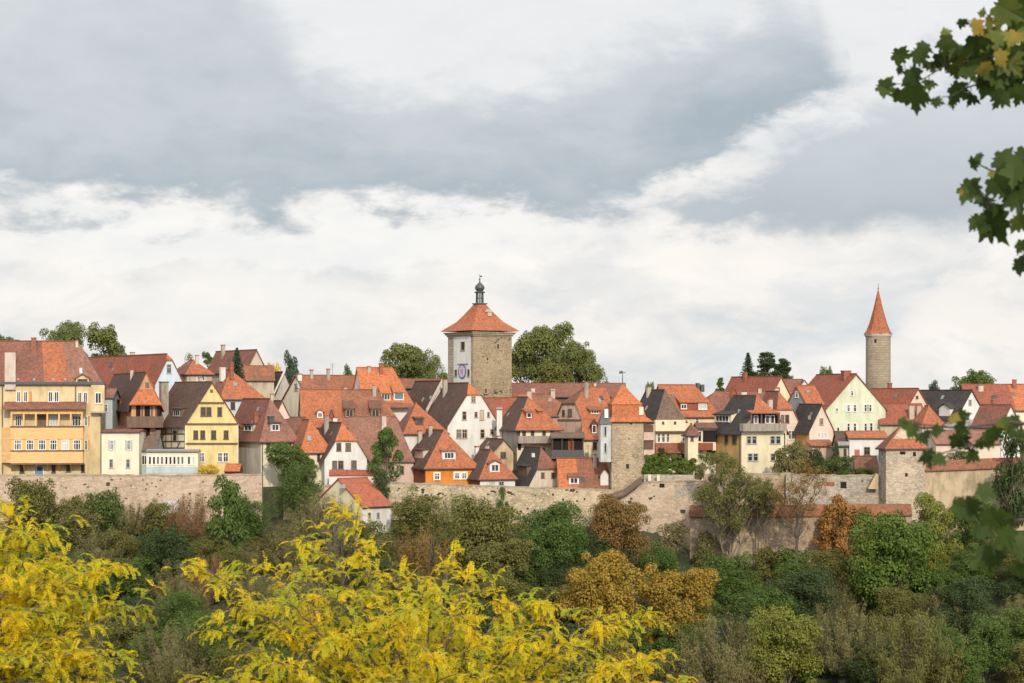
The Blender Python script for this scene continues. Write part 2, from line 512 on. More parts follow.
class House:
    def __init__(s, name, label, xc, xr, Y, th, yb, ye, ya, xl=None, L=None, ridge='v', hip=(0, 0), hd=(None, None),
                 wall=WHITE, wallv=None, roof=T_OR, roofs=None, cat='house', ov=0.35, t=0.2, deep=2.5, group=None, split=None, noroof=False, og=0.18, corner_right=False):
        s.th = R(th)
        c, sn = math.cos(s.th), math.sin(s.th)
        C = P(xc, yb, Y)
        s.C = C
        s.root = empty(name, C, s.th)
        tag(s.root, label, cat, group)
        s.Mi = Matrix.Rotation(-s.th, 3, 'Z')
        def solve(px, ux, uy):
            k = (px - 512) / F
            return (k * C.y - C.x) / (ux - k * uy)
        W = solve(xr, c, sn)
        if L is None:
            L = solve(xl, -sn, c)
        s.W, s.L = W, L
        s.dx = d2 = None
        ze = (yb - ye) * Y / F
        if ridge == 'v':
            A, B = L, W
            cen = C + Vector((c * W / 2, sn * W / 2, 0))
        else:
            A, B = W, L
            cen = C + Vector((-sn * L / 2 + c * W / 2, c * L / 2 + sn * W / 2, 0))
        zr = (HY - ya) * cen.y / F - C.z
        if ridge == 'v' and hip[0] > 0:
            hd0 = hd[0] if hd[0] else (B / 2) * hip[0]
            cen = cen + Vector((-sn, c, 0)) * hd0
            zr = (HY - ya) * cen.y / F - C.z
        s.ze, s.zr, s.A, s.B, s.ridge = ze, zr, A, B, ridge
        H = zr - ze
        m = s.m = H / (B / 2)
        ends = []
        for i in (0, 1):
            h = hip[i]
            d = (hd[i] if hd[i] else (B / 2) * max(h, 0.0)) if h > 0 else 0.0
            ends.append((h, d))
        s.hip = hip
        def cv(a, b, z):
            return (b, a, z) if ridge == 'v' else (a, b, z)
        # ---- wall body
        pts = []
        for a in (0, A):
            for b in (0, B):
                pts += [cv(a, b, -deep), cv(a, b, ze - 0.02)]
        if not noroof:
            for i, a in ((0, 0), (1, A)):
                h, d = ends[i]
                sg = 1 if i == 0 else -1
                if h < 1:
                    zh = ze + H * (1 - h)
                    b1 = (zh - ze) / m
                    pts += [cv(a, b1, zh - 0.03), cv(a, B - b1, zh - 0.03)]
                pts.append(cv(a + sg * d, B / 2, zr - 0.03))
        bm = bmesh.new()
        add_hull(bm, pts)
        bmesh.ops.recalc_face_normals(bm, faces=bm.faces)
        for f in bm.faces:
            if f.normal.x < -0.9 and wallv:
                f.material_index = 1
        s.wall = obj('wall', bm, [wall, wallv or wall], s.root)
        # ---- roof shell
        s.planes = {}
        o = ov
        zlow = ze - m * o
        g = []
        for i in (0, 1):
            h, d = ends[i]
            sg = 1 if i == 0 else -1
            a0 = 0 if i == 0 else A
            if h >= 1:
                g.append((a0 - sg * o, -o, zlow, a0 + sg * d))
            elif h > 0:
                zh = ze + H * (1 - h)
                g.append((a0 - sg * og, (zh - ze) / m, zh, a0 + sg * d))
            else:
                g.append((a0 - sg * og, B / 2, zr, a0 - sg * og))
        if noroof:
            s.roof = None
            return
        (a0, b0, z0, r0), (a1, b1, z1, r1) = g
        if r0 > r1:
            r0 = r1 = (r0 + r1) / 2
        polys = []
        def mk(l, mi):
            out = []
            for p in l:
                if not out or (Vector(p) - Vector(out[-1])).length > 1e-4:
                    out.append(p)
            if (Vector(out[0]) - Vector(out[-1])).length < 1e-4:
                out.pop()
            if len(out) > 2:
                polys.append((out, mi))
        mk([cv(a0, -o, zlow), cv(a0, b0, z0), cv(r0, B / 2, zr), cv(r1, B / 2, zr), cv(a1, b1, z1), cv(a1, -o, zlow)], 0)
        mk([cv(a0, B + o, zlow), cv(a0, B - b0, z0), cv(r0, B / 2, zr), cv(r1, B / 2, zr), cv(a1, B - b1, z1), cv(a1, B + o, zlow)], 1)
        if hip[0] > 0:
            mk([cv(a0, b0, z0), cv(a0, B - b0, z0), cv(r0, B / 2, zr)], 2)
        if hip[1] > 0:
            mk([cv(a1, b1, z1), cv(a1, B - b1, z1), cv(r1, B / 2, zr)], 3)
        bm = bmesh.new()
        for l, mi in polys:
            f = bm.faces.new([bm.verts.new((x, y, z + t)) for x, y, z in l])
            f.material_index = mi
        bmesh.ops.remove_doubles(bm, verts=bm.verts, dist=0.001)
        rm = list(roofs) if roofs else [roof] * 4  # left slopes often darker: part moss, part shade put into the colour
        while len(rm) < 4:
            rm.append(rm[-1])
        if split:
            for k, sp_ in enumerate(split):
                frac = sp_[0]
                x = frac * W
                bmesh.ops.bisect_plane(bm, geom=bm.verts[:] + bm.edges[:] + bm.faces[:], plane_co=(x, 0, 0), plane_no=(1, split[k][2] if len(split[k]) > 2 else 0, 0))
            for f in bm.faces:
                cm = f.calc_center_median()
                for k, sp in enumerate(split):
                    if (cm.x + (sp[2] if len(sp) > 2 else 0) * cm.y) / W < sp[0]:
                        f.material_index = 4 + k
                        break
            rm += [sp[1] for sp in split]
        ret = bmesh.ops.extrude_face_region(bm, geom=bm.faces[:])
        bmesh.ops.translate(bm, verts=[e for e in ret['geom'] if isinstance(e, bmesh.types.BMVert)], vec=(0, 0, -t))
        # ridge caps
        rz = zr + t
        if ridge == 'v':
            add_box(bm, B / 2 - 0.11, B / 2 + 0.11, r0, r1, rz - 0.06, rz + 0.07, 1)
        else:
            add_box(bm, r0, r1, B / 2 - 0.11, B / 2 + 0.11, rz - 0.06, rz + 0.07, 0)
        s.roof = obj('roof', bm, rm, s.root)
        s.t = t
        # planes: (z0, coef_x, coef_y) : z = z0 + cx*x + cy*y
        if ridge == 'v':
            s.planes['L'] = (ze + t, m, 0)
            s.planes['Rr'] = (ze + t + m * B, -m, 0)
            if hip[0] > 0:
                k = (zr - z0) / (r0 - a0)
                s.planes['F'] = (z0 + t - k * a0, 0, k)
        else:
            s.planes['F'] = (ze + t, 0, m)
            if hip[0] > 0:
                k = (zr - z0) / (r0 - a0)
                s.planes['L'] = (z0 + t - k * a0, k, 0)
        # gutter
        HOUSES.append(s)
        self_g = bmesh.new()
        if ridge == 'u':
            add_box(self_g, a0, a1, -o - 0.12, -o, zlow + t * 0.2, zlow + t * 0.75)
        else:
            add_box(self_g, -o - 0.12, -o, a0, a1, zlow + t * 0.2, zlow + t * 0.75)
            if hip[0] >= 1:
                add_box(self_g, -o, B + o, -o - 0.12, -o, zlow + t * 0.2, zlow + t * 0.75)
        obj('gutter', self_g, METAL, s.root)

    # ---- projections
    def ray(s, px, py):
        d = s.Mi @ Vector(((px - 512) / F, 1.0, (HY - py) / F))
        o = s.Mi @ (-s.C)
        return o, d

    def fp(s, face, px, py, d=0.0):
        o, r = s.ray(px, py)
        if face == 'U':
            t = (-d - o.y) / r.y
            q = o + r * t
            return q.x, q.z
        t = (-d - o.x) / r.x
        q = o + r * t
        return q.y, q.z

    def hit(s, plane, px, py):
        z0, cx, cy = s.planes[plane]
        o, r = s.ray(px, py)
        t = (z0 + cx * o.x + cy * o.y - o.z) / (r.z - cx * r.x - cy * r.y)
        return o + r * t

    @staticmethod
    def loc(face, a, d, z):
        return (a, -d, z) if face == 'U' else (-d, a, z)

    def fb(s, bm, face, s0, s1, z0, z1, d0, d1, mi=0):
        if s0 > s1:
            s0, s1 = s1, s0
        if z0 > z1:
            z0, z1 = z1, z0
        if face == 'U':
            add_box(bm, s0, s1, -d1, -d0, z0, z1, mi)
        else:
            add_box(bm, -d1, -d0, s0, s1, z0, z1, mi)

    def rect(s, face, x0, y0, x1, y1, d=0.0):
        a, z1 = s.fp(face, x0, y0, d)
        b, z0 = s.fp(face, x1, y1, d)
        if a > b:
            a, b = b, a
        return a, b, z0, z1

    def px_box(s, name, mat_, face, boxes, d0, d1, parent=None, dp=None):
        """one part made of pixel rectangles on a face"""
        if name in ('opening', 'shutter', 'gallery_floor', 'loggia_post', 'arch_opening', 'chimney', 'gallery') and len(boxes) > 1:
            return [s.px_box(name, mat_, face, [q], d0, d1, parent, dp) for q in boxes][0]
        bm = bmesh.new()
        for x0, y0, x1, y1 in boxes:
            a, b, z0, z1 = s.rect(face, x0, y0, x1, y1, d1 if dp is None else dp)
            s.fb(bm, face, a, b, z0, z1, d0, d1)
        return obj(name, bm, mat_, parent or s.root)

    # ---- windows
    def win_geo(s, face, a, b, z0, z1, d, nx=2, ny=2, bar=0.07, rim=0.1):
        """frame bmesh and pane bmesh"""
        fr, pa = bmesh.new(), bmesh.new()
        rim = min(rim, (b - a) * 0.17)
        bar = min(bar, (b - a) * 0.1)
        s.fb(fr, face, a, b, z1 - rim, z1, d, d + 0.07)
        s.fb(fr, face, a - 0.04, b + 0.04, z0 - 0.05, z0 + rim * 0.8, d, d + 0.12)
        s.fb(fr, face, a, a + rim, z0 + rim * 0.8, z1 - rim, d, d + 0.07)
        s.fb(fr, face, b - rim, b, z0 + rim * 0.8, z1 - rim, d, d + 0.07)
        for i in range(1, nx):
            c = a + (b - a) * i / nx
            s.fb(fr, face, c - bar / 2, c + bar / 2, z0 + rim * 0.8, z1 - rim, d + 0.01, d + 0.055)
        for j in range(1, ny):
            c = z0 + (z1 - z0) * (j / ny if ny != 2 else 0.62)
            for i in range(nx):
                e0 = a + (b - a) * i / nx + (bar / 2 if i else rim)
                e1 = a + (b - a) * (i + 1) / nx - (bar / 2 if i < nx - 1 else rim)
                s.fb(fr, face, e0, e1, c - bar / 2, c + bar / 2, d + 0.012, d + 0.05)
        s.fb(pa, face, a + rim * 0.5, b - rim * 0.5, z0 + rim * 0.5, z1 - rim * 0.5, d - 0.05, d + 0.02)
        return fr, pa

    def win(s, face, x0, y0, x1, y1, d=0.0, fr='w', nx=2, ny=2, sh=None, shs='lr', glass=None, parent=None):
        a, b, z0, z1 = s.rect(face, x0, y0, x1, y1, d)
        f, p = s.win_geo(face, a, b, z0, z1, d, nx, ny)
        w = obj('window', f, FRAMES[fr], parent or s.root)
        g = glass or random.choices((GLASS, GLASSG, CURTAIN), (0.66, 0.24, 0.10))[0]
        obj('pane', p, g, w)
        if sh:
            sw = (b - a) * 0.5
            for side in shs:
                bm = bmesh.new()
                if (side == 'l') == (face == 'U'):
                    s.fb(bm, face, a - sw - 0.02, a - 0.03, z0, z1, d, d + 0.05)
                else:
                    s.fb(bm, face, b + 0.03, b + sw + 0.02, z0, z1, d, d + 0.05)
                obj('shutter', bm, sh, w)
        return w

    def wins(s, face, lst, **kw):
        for r_ in lst:
            s.win(face, *r_, **kw)

    # ---- roof furniture
    def dormer(s, plane, x0, y0, x1, y1, kind='shed', wall=WHITE, roof=T_BN, ms=0.12, fr='w', nx=2, ny=1, win=True, glass=None, inset=0.12, rise=None):
        face = 'U' if plane == 'F' else 'V'
        p = s.hit(plane, (x0 + x1) / 2, y1)
        d = -p.y if face == 'U' else -p.x
        a, b, z0, z1 = s.rect(face, x0, y0, x1, y1, d)
        cz = s.planes[plane]
        m = cz[2] if face == 'U' else cz[1]
        h = z1 - z0
        L = s.loc
        body = bmesh.new()
        rf = bmesh.new()
        if kind == 'shed':
            run = min(h / max(m - ms, 0.15) + 0.15, 6.0)
            pts = []
            for q in (a, b):
                pts += [L(face, q, d, z0 - 0.4), L(face, q, d, z1), L(face, q, d - run, z1 + ms * run), L(face, q, d - run, z0 - 0.4 + m * run * 0.8)]
            add_hull(body, pts)
            v = []
            for q in (a - 0.15, b + 0.15):
                for dd, zz in ((d + 0.25, z1 - ms * 0.25), (d - run - 0.3, z1 + ms * (run + 0.3))):
                    v += [L(face, q, dd, zz + 0.02), L(face, q, dd, zz + 0.16)]
            add_hull(rf, v)
        else:
            rise = rise or (b - a) * 0.5
            run = min((h + rise) / m + 0.2, 6.0)
            mid = (a + b) / 2
            pts = []
            for dd in (d, d - run):
                up = 0 if dd == d else m * run * 0.6
                pts += [L(face, a, dd, min(z0 - 0.4 + up, z1 - 0.01)), L(face, b, dd, min(z0 - 0.4 + up, z1 - 0.01)), L(face, a, dd, z1), L(face, b, dd, z1), L(face, mid, dd, z1 + rise)]
            add_hull(body, pts)
            sl = rise / (mid - a)
            for sg in (-1, 1):
                e = (mid - a) + 0.2
                v = []
                for dd in (d + 0.2, d - run):
                    v += [L(face, mid, dd, z1 + rise + 0.02), L(face, mid, dd, z1 + rise + 0.16), L(face, mid + sg * e, dd, z1 + rise - sl * e + 0.02), L(face, mid + sg * e, dd, z1 + rise - sl * e + 0.16)]
                add_hull(rf, v)
        o = obj('dormer', body, wall, s.root)
        obj('dormer_roof', rf, roof, o)
        if win:
            w = (b - a) * inset
            f, pa = s.win_geo(face, a + w, b - w, z0 + h * 0.12, z1 - h * 0.1, d, nx, ny, rim=0.08)
            me = to_mesh('window', f, [FRAMES[fr], glass or GLASS])
            bm = bmesh.new()
            bm.from_mesh(me)
            n0 = len(bm.faces)
            pm = bpy.data.meshes.new('pane_tmp')
            pa.to_mesh(pm)
            pa.free()
            bm.from_mesh(pm)
            bm.faces.ensure_lookup_table()
            for f2 in bm.faces[n0:]:
                f2.material_index = 1
            bm.to_mesh(me)
            bm.free()
            bpy.data.meshes.remove(pm)
            obj('window', me, None, o)
        return o

    def chimney(s, plane, x, yt, w, yb, mat_=None, cap=BRICK, depth=None):
        p = s.hit(plane, x, yb)
        world_y = s.C.y + (Matrix.Rotation(s.th, 3, 'Z') @ p).y
        hw = w * world_y / F / 2
        ztop = (HY - yt) * world_y / F - s.C.z
        hd = depth or hw * 0.8
        bm = bmesh.new()
        add_box(bm, p.x - hw, p.x + hw, p.y - hd, p.y + hd, p.z - 1.2, ztop - 0.15)
        add_box(bm, p.x - hw - 0.06, p.x + hw + 0.06, p.y - hd - 0.06, p.y + hd + 0.06, ztop - 0.15, ztop, 1)
        return obj('chimney', bm, [mat_ or CHW, cap], s.roof or s.root)

    def skylight(s, plane, x0, y0, x1, y1, mat_=None):
        z0, cx, cy = s.planes[plane]
        face = 'U' if plane == 'F' else 'V'
        p0 = s.hit(plane, x0, y0)
        p1 = s.hit(plane, x1, y1)
        bm = bmesh.new()
        c = []
        for (x, y) in ((x0, y0), (x1, y0), (x1, y1), (x0, y1)):
            c.append(s.hit(plane, x, y))
        n = Vector((-cx, -cy, 1)).normalized()
        add_hull(bm, [q + n * 0.02 for q in c] + [q + n * 0.1 for q in c])
        return obj('skylight', bm, mat_ or LEAD, s.roof)

    def pent(s, name, face, x0, y0, x1, y1, dout, mat_=T_OR, d0=0.0, parent=None, t=0.12):
        a, b, _, _ = s.rect(face, x0, y0, x1, y1, dout)
        _, z1 = s.fp(face, x0, y0, d0)
        _, z0 = s.fp(face, x0, y1, dout)
        v = []
        for q in (a, b):
            v += [s.loc(face, q, d0, z1), s.loc(face, q, d0, z1 + t), s.loc(face, q, dout, z0), s.loc(face, q, dout, z0 + t)]
        bm = bmesh.new()
        add_hull(bm, v)
        return obj(name, bm, mat_, parent or s.root)

    def beams(s, face, lines, w=0.16, mat_=TIMB, name='timber_frame', d=0.035):
        """timber lines in pixels on a face: horizontal, vertical or slanted"""
        bm = bmesh.new()
        k = 0
        for x0, y0, x1, y1 in lines:
            a0, z0 = s.fp(face, x0, y0)
            a1, z1 = s.fp(face, x1, y1)
            dx, dz = a1 - a0, z1 - z0
            l = math.hypot(dx, dz) or 1
            nx, nz = -dz / l * w / 2, dx / l * w / 2
            k += 1
            dd = d + 0.004 * (k % 4)
            v = []
            for q in (0.0, dd):
                for (a, z) in ((a0 + nx, z0 + nz), (a0 - nx, z0 - nz), (a1 + nx, z1 + nz), (a1 - nx, z1 - nz)):
                    v.append(s.loc(face, a, q, z))
            add_hull(bm, v)
        return obj(name, bm, mat_, s.root)

    def pipe(s, face, x, y0, y1, d=0.08):
        a, z1 = s.fp(face, x, y0, d)
        _, z0 = s.fp(face, x, y1, d)
        bm = bmesh.new()
        add_tube(bm, [s.loc(face, a, d, z0), s.loc(face, a, d, z1)], [0.07, 0.07], 6)
        return obj('downpipe', bm, METAL, s.root)
# ================================================================== HOUSES
# ---- front row, from the left edge
h = House('apartment_house', 'large yellow house with honey coloured wooden galleries above the town wall', -10, 101.5, 261, 9, 474, 383, 342.5, L=8.5,
          ridge='u', hip=(0, 1), hd=(None, 3.3), wall=YELLOW, roofs=[T_RB, T_RB, T_RB, T_RB], ov=0.25, og=0.0,
          split=[(0.485, T_RB, 0.16), (0.715, T_OR, 0.30), (3, T_PB, 0.30)])
h.px_box('cornice', METAL, 'U', [(-10, 381.8, 104, 384.6)], 0.0, 0.45)
h.wins('U', [(16.5, 391.5, 20.6, 402), (23.5, 391.5, 27.8, 402), (48, 391.5, 53, 402), (54, 391.5, 59, 402), (77.6, 392, 82, 403), (83.2, 392, 87.6, 403)], nx=2, ny=1)
h.px_box('shutter', SH_O, 'U', [(29, 391.5, 31.6, 402)], 0, 0.06)
bay = h.px_box('bay_window', YELLOW, 'U', [(91, 385, 104.5, 411.5)], 0, 0.9)
h.px_box('bay_base', LEAD, 'U', [(90.7, 411.5, 105, 413)], 0, 0.95, bay)
h.win('U', 95, 392.5, 101.5, 403.5, d=0.9, nx=2, ny=1, parent=bay)
h.wins('U', [(84.4, 416, 87.8, 426), (84.4, 440, 87.8, 450)], sh=SH_O, shs='r', nx=2)
h.wins('U', [(19.6, 464, 24.6, 473.3), (51.5, 464.5, 55.8, 473), (66, 464, 70.5, 472), (81, 464, 85, 472.5)], fr='b', nx=1)
bm = bmesh.new()
a, b, z0, z1 = h.rect('U', 34, 466, 44, 475)
h.fb(bm, 'U', a, b, z0, z1 + 0.1, 0, 0.08, 1)
h.fb(bm, 'U', a + 0.12, b - 0.12, z0, z1, 0.08, 0.12, 0)
h.fb(bm, 'U', a + 0.3, a + 0.62, z1 - 0.65, z1 - 0.15, 0.12, 0.14, 2)
h.fb(bm, 'U', b - 0.62, b - 0.3, z1 - 0.65, z1 - 0.15, 0.12, 0.14, 2)
obj('door', bm, [BLUEDOOR, FW, GLASS], h.root)
# galleries
g = h.px_box('gallery', GALW, 'U', [(10.5, 427.5, 83, 439), (10.5, 451.5, 83, 463)], 0.0, 1.6)
h.px_box('gallery_floor', TIMBB, 'U', [(10.3, 426, 83.4, 427.3), (10.3, 450.2, 83.4, 451.3), (10.3, 463.2, 83.4, 464.4)], 0.0, 1.68, g)
h.px_box('gallery_wall', TIMBO, 'U', [(10.5, 439.2, 83, 450)], 0.0, 1.5, g)
h.px_box('gallery_beam', TIMBO, 'U', [(10.5, 409.8, 83, 414)], 1.3, 1.55, g)
for x in (11.5, 23.7, 35.8, 47.2, 59, 70.8, 82):
    h.px_box('gallery_post', TIMBO, 'U', [(x - 0.85, 413.5, x + 0.85, 426.3)], 1.32, 1.56, g)
for x in (11.5, 23.7, 35.8, 47.2, 59, 70.8):
    h.win('U', x + 2.6, 439.6, x + 10, 450, d=1.5, nx=3, ny=2, parent=g)
    bm = bmesh.new()
    a, z = h.fp('U', x, 463.5, 1.3)
    v = []
    for q in (a - 0.1, a + 0.1):
        v += [(q, 0, z - 1.1), (q, 0, z - 0.9), (q, -1.5, z + 0.1), (q, -1.5, z - 0.1)]
    add_hull(bm, v)
    obj('bracket', bm, TIMBO, g)
h.wins('U', [(15, 415.5, 22, 426), (49.5, 415.5, 58.5, 426), (72, 415.5, 81, 426)], nx=3)
h.px_box('door', FB, 'U', [(37.5, 414, 46, 426.5)], 0, 0.08)
for (ya_, yb_, mt_, nm) in ((427.5, 439, GALW, 'gallery_side'), (451.5, 463, GALW, 'gallery_side'), (439, 451.4, TIMBO, 'gallery_side')):
    bm = bmesh.new()
    a, z1 = h.fp('U', 10.5, ya_, 1.6)
    _, z0 = h.fp('U', 10.5, yb_, 1.6)
    c_, _ = h.fp('U', 2.0, ya_, 0.3)
    v = []
    for z in (z0, z1):
        v += [(a, -1.59, z), (c_, -0.3, z), (c_, 0.1, z), (a, 0.1, z)]
    add_hull(bm, v)
    obj(nm, bm, mt_, g)
h.pent('gallery_roof', 'U', 3, 402.5, 85.5, 409.6, 2.1, T_RB, parent=g)
h.pipe('U', 75.6, 384.5, 402)
h.pipe('U', 101, 386, 474)
h.pipe('U', 2.4, 385, 474)
h.chimney('F', 10.5, 351, 10.5, 380.5, CHW)
h.chimney('F', 33.8, 337.5, 4.6, 350, BRICK)
h.chimney('F', 77, 340, 2.6, 346, CHW)
h.skylight('F', 79.6, 368.5, 82.2, 373.5, FW)
h.dormer('F', 76, 378.5, 89, 382.3, 'gable', YELLOW, T_RB, rise=0.5, fr='b', nx=2)
for x in (17, 33, 52, 64):
    h.skylight('F', x, 378.8, x + 2.4, 380.8, LEAD)

h = House('small_house', 'small cream house with grey shutters and flat tiled edge', 101.5, 139, 259.5, 0, 474, 432.8, 431, L=5, ridge='u', wall=PALE, roof=T_RB, ov=0.2, og=0.12)
h.wins('U', [(110, 440, 113.6, 450), (127, 440, 130.4, 450)], sh=SH_G, nx=2)
h.wins('U', [(109.3, 459, 113.2, 468), (126, 459, 130, 468)], fr='g', nx=2, sh=None)

h = House('narrow_house', 'narrow blue grey house between the yellow gallery house and dark roof', 100, 112.5, 270, 0, 440, 398.5, 390, L=5, ridge='u', wall=BLUEGREY, roof=T_PB, ov=0.15)
h.wins('U', [(104, 404, 108, 412)], fr='w')

h = House('hip_roofed_house', 'salmon house with long dark brown roof, orange front gable and dark balcony', 131.5, 160.5, 264, 20, 446, 404, 373, xl=101, hip=(0.0, 0), wall=SALMON, roof=T_DK, roofs=[T_DK, T_BR], ov=0.5)
bm = bmesh.new()
a0_, z1 = h.fp('U', 139, 389, 0.0)
a1_, _ = h.fp('U', 152, 389, 0.0)
b0_, z0 = h.fp('U', 129.5, 404, 1.1)
b1_, _ = h.fp('U', 161.5, 404, 1.1)
add_hull(bm, [(a0_, 0, z1), (a1_, 0, z1), (b0_, -1.1, z0), (b1_, -1.1, z0), (b0_, -1.1, z0 - 0.15), (b1_, -1.1, z0 - 0.15), (b0_, 0, z0 - 0.15), (b1_, 0, z0 - 0.15)])
obj('front_skirt_roof', bm, T_BR, h.root)
h.win('U', 145.5, 382.5, 148.8, 387, fr='b', nx=1)
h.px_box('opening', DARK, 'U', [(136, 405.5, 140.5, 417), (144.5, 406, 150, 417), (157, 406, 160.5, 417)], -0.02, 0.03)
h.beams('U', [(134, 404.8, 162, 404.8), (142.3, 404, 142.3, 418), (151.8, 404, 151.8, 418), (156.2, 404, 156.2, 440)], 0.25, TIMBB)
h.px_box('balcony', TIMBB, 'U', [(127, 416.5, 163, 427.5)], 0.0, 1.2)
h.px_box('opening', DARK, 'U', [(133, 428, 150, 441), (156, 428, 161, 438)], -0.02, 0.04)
h.dormer('L', 113, 400, 120, 405, 'shed', DARKRED, T_DK, win=False)

h = House('lean_to_house', 'low lean-to with grey brown roof behind the white veranda', 138.5, 155.5, 261.5, 0, 474, 451, 432, L=6, ridge='u', wall=BLUEGREY, roof=T_GB, ov=0.15, hip=(0.6, 0))
h.win('U', 139.5, 455, 147, 465, nx=3, ny=1)

h = House('gable_house', 'bright yellow gabled house with dark roof and half-timbered side wall', 185.5, 237.6, 261.5, 33, 472.5, 424, 383, xl=150, wall=LEMON, wallv=CREAM, roofs=[T_DK, T_RB], ov=0.45)
h.wins('U', [(200.5, 407, 205.6, 416.2), (206.2, 407, 211.3, 416.2), (217.4, 407, 221.8, 416.2),
             (193.3, 430.3, 198, 439.3), (200.2, 430.3, 205, 439.3), (211, 430.3, 216, 439.3), (223.6, 430.3, 228.4, 439.3)], fr='b')
h.wins('U', [(198.5, 452.4, 204.6, 462), (217.4, 452.4, 222.3, 462), (222.9, 452.4, 228.3, 462)], nx=2)
h.beams('U', [(185.7, 424.2, 237.6, 424.2), (185.7, 443.8, 237.6, 443.8), (199.5, 403, 224, 403)], 0.28, TIMBB, 'string_course', 0.06)
h.beams('U', [(185.8, 471, 185.8, 424), (237.2, 471, 237.2, 424)], 0.3, CREAM, 'corner_strip', 0.05)
h.px_box('ornament', FB, 'U', [(210.3, 389.5, 212.9, 392.7)], 0, 0.06)
tf = []
for x in (160.5, 166, 171.5, 178, 184.8):
    tf.append((x, 426, x, 448))
for y in (426.5, 434, 441.5, 448):
    tf.append((160, y, 185, y))
tf += [(161, 441, 164.5, 434), (177, 448, 181, 441)]
h.beams('V', tf, 0.15)
h.win('V', 173.2, 430.5, 176.8, 441, fr='b', nx=1)
h.dormer('L', 172.5, 409, 181, 417, 'shed', TIMBB, T_DK, fr='g', nx=3, glass=GLASS)
h.pent('red_patch_roof', 'V', 166, 418, 178, 423.5, 0.65, T_RD, d0=0.25) if False else None
h.chimney('L', 163.8, 381.5, 7.6, 419, CHG, TIMBB)
# white glazed veranda
h = House('veranda', 'long white glazed veranda with pale blue base beside yellow gabled house', 146.5, 198, 258.9, 0, 474, 452, 450.5, L=2.0, ridge='u', wall=PALE, roof=LEAD, ov=0.15, t=0.12, og=0.1)
h.px_box('panel', BLUEGREY, 'U', [(147, 466.5, 197.5, 473.5)], 0, 0.06)
for x in (150, 154, 158, 162, 166.5, 170.5, 174.5, 178.5, 182.5, 189, 193.5):
    h.win('U', x - 1.55, 456.3, x + 1.55, 464.5, nx=1, ny=1)
# awning
h = House('shed', 'small orange roofed lean-to shed at the foot of yellow gabled house', 224.5, 239.5, 259.6, 0, 474, 471.5, 465.5, L=3, ridge='u', wall=DARKRED, roof=T_BR, ov=0.2, og=0.05)

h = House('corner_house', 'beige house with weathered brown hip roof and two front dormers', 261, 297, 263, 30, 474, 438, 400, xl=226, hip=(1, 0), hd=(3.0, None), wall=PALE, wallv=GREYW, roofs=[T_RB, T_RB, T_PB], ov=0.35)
h.wins('U', [(266.3, 442, 270, 451), (272.3, 442, 276, 451), (281.5, 442, 285.4, 451), (287.2, 442, 291.2, 451)], fr='b', nx=1, ny=1)
h.dormer('F', 270.5, 423.5, 280, 431.5, 'shed', GREYW, T_DK, fr='w')
h.dormer('L', 243.5, 424.5, 253, 431.5, 'shed', FG, T_DK, fr='w')
h.chimney('L', 256, 413, 4.5, 423, BRICK)
h.chimney('F', 271, 416, 5, 424, METAL, METAL)
h.pipe('U', 262.4, 440, 474)

h = House('small_house', 'cream house with bright orange hip roof behind the leafy tree', 301, 331, 261.5, 25, 482, 450, 421, xl=288, hip=(1, 0), hd=(2.6, None), wall=PALE, roofs=[T_MO, T_MO, T_BR], ov=0.3)
h.win('U', 317, 454, 320, 461, fr='b', nx=1)
h.skylight('F', 307, 436, 311, 441, LEAD)
h.pipe('U', 330, 452, 480)

h = House('gable_house', 'small white house with orange half hip above the red pavilion roof', 324.5, 367, 260.8, 18, 478, 459, 424, xl=304, hip=(0.5, 0), hd=(2.2, None), wall=WHITE, roofs=[T_DK, T_RB, T_BR], ov=0.3)
h.wins('U', [(336.4, 442.8, 341.2, 451), (345.4, 442.8, 350.8, 451), (332.2, 460.6, 337, 469.2), (338, 460.6, 343.4, 469.2), (351.2, 460.3, 356.6, 469.2)], fr='b', nx=2)
h.chimney('L', 316, 424, 5, 432, CHWHITE)

h = House('pavilion', 'white garden pavilion with plain bright red roof below the town wall', 362.5, 391, 250, 44, 526, 507.3, 479.5, L=9.6, ridge='u', wall=WHITE, wallv=CREAM, roof=tiles('bright_red_tiles', (0.43, 0.145, 0.09, 1), (0.39, 0.135, 0.088, 1), (0.34, 0.125, 0.085, 1), 0.55, 21), ov=0.2, og=0.12)
h.win('U', 367.5, 512.5, 370.8, 519.5, fr='g', nx=1)
h.win('U', 376.5, 512.5, 379.5, 518, fr='g', nx=1)
h.skylight('F', 340, 485, 345, 489, LEAD)

h = House('steep_roofed_house', 'pinkish brown steep roofed house half hidden by dark green tree', 350, 413.5, 265.5, 5, 486, 461, 418, L=8.5, ridge='u', hip=(0, 1), hd=(None, 2.3), wall=PINKISH, roof=T_PB, ov=0.2)
h.chimney('F', 384, 415, 4.5, 428, CHW)
h.win('U', 400, 466, 404, 474, fr='b')

h = House('orange_house', 'bright orange house with brown left roof slope and orange hip', 425.5, 477.6, 262, 22, 486, 467, 431.5, xl=388, hip=(1, 0), hd=(3.0, None), wall=ORANGEW, wallv=DARKRED, roofs=[T_DK, T_MO, T_OR], ov=0.3)  # dark red left wall: shade on the orange plaster put into colour
for q in [(434.3, 473, 439.7, 479.6), (454.4, 472.6, 459.6, 479), (461.6, 472.6, 466.8, 479)]:
    w = h.win('U', *q, d=0.07, nx=2)
    h.px_box('window_surround', FW, 'U', [(q[0] - 0.9, q[1] - 1, q[2] + 0.9, q[3] + 1)], 0, 0.035, w)
h.dormer('F', 442.5, 451.5, 455.5, 459.5, 'shed', FW, T_PB, nx=3)
h.dormer('L', 414.5, 450, 423, 458, 'shed', PINKISH, T_DK, win=False)
h.chimney('L', 420, 430, 4, 441, BEIGE, BRICK)

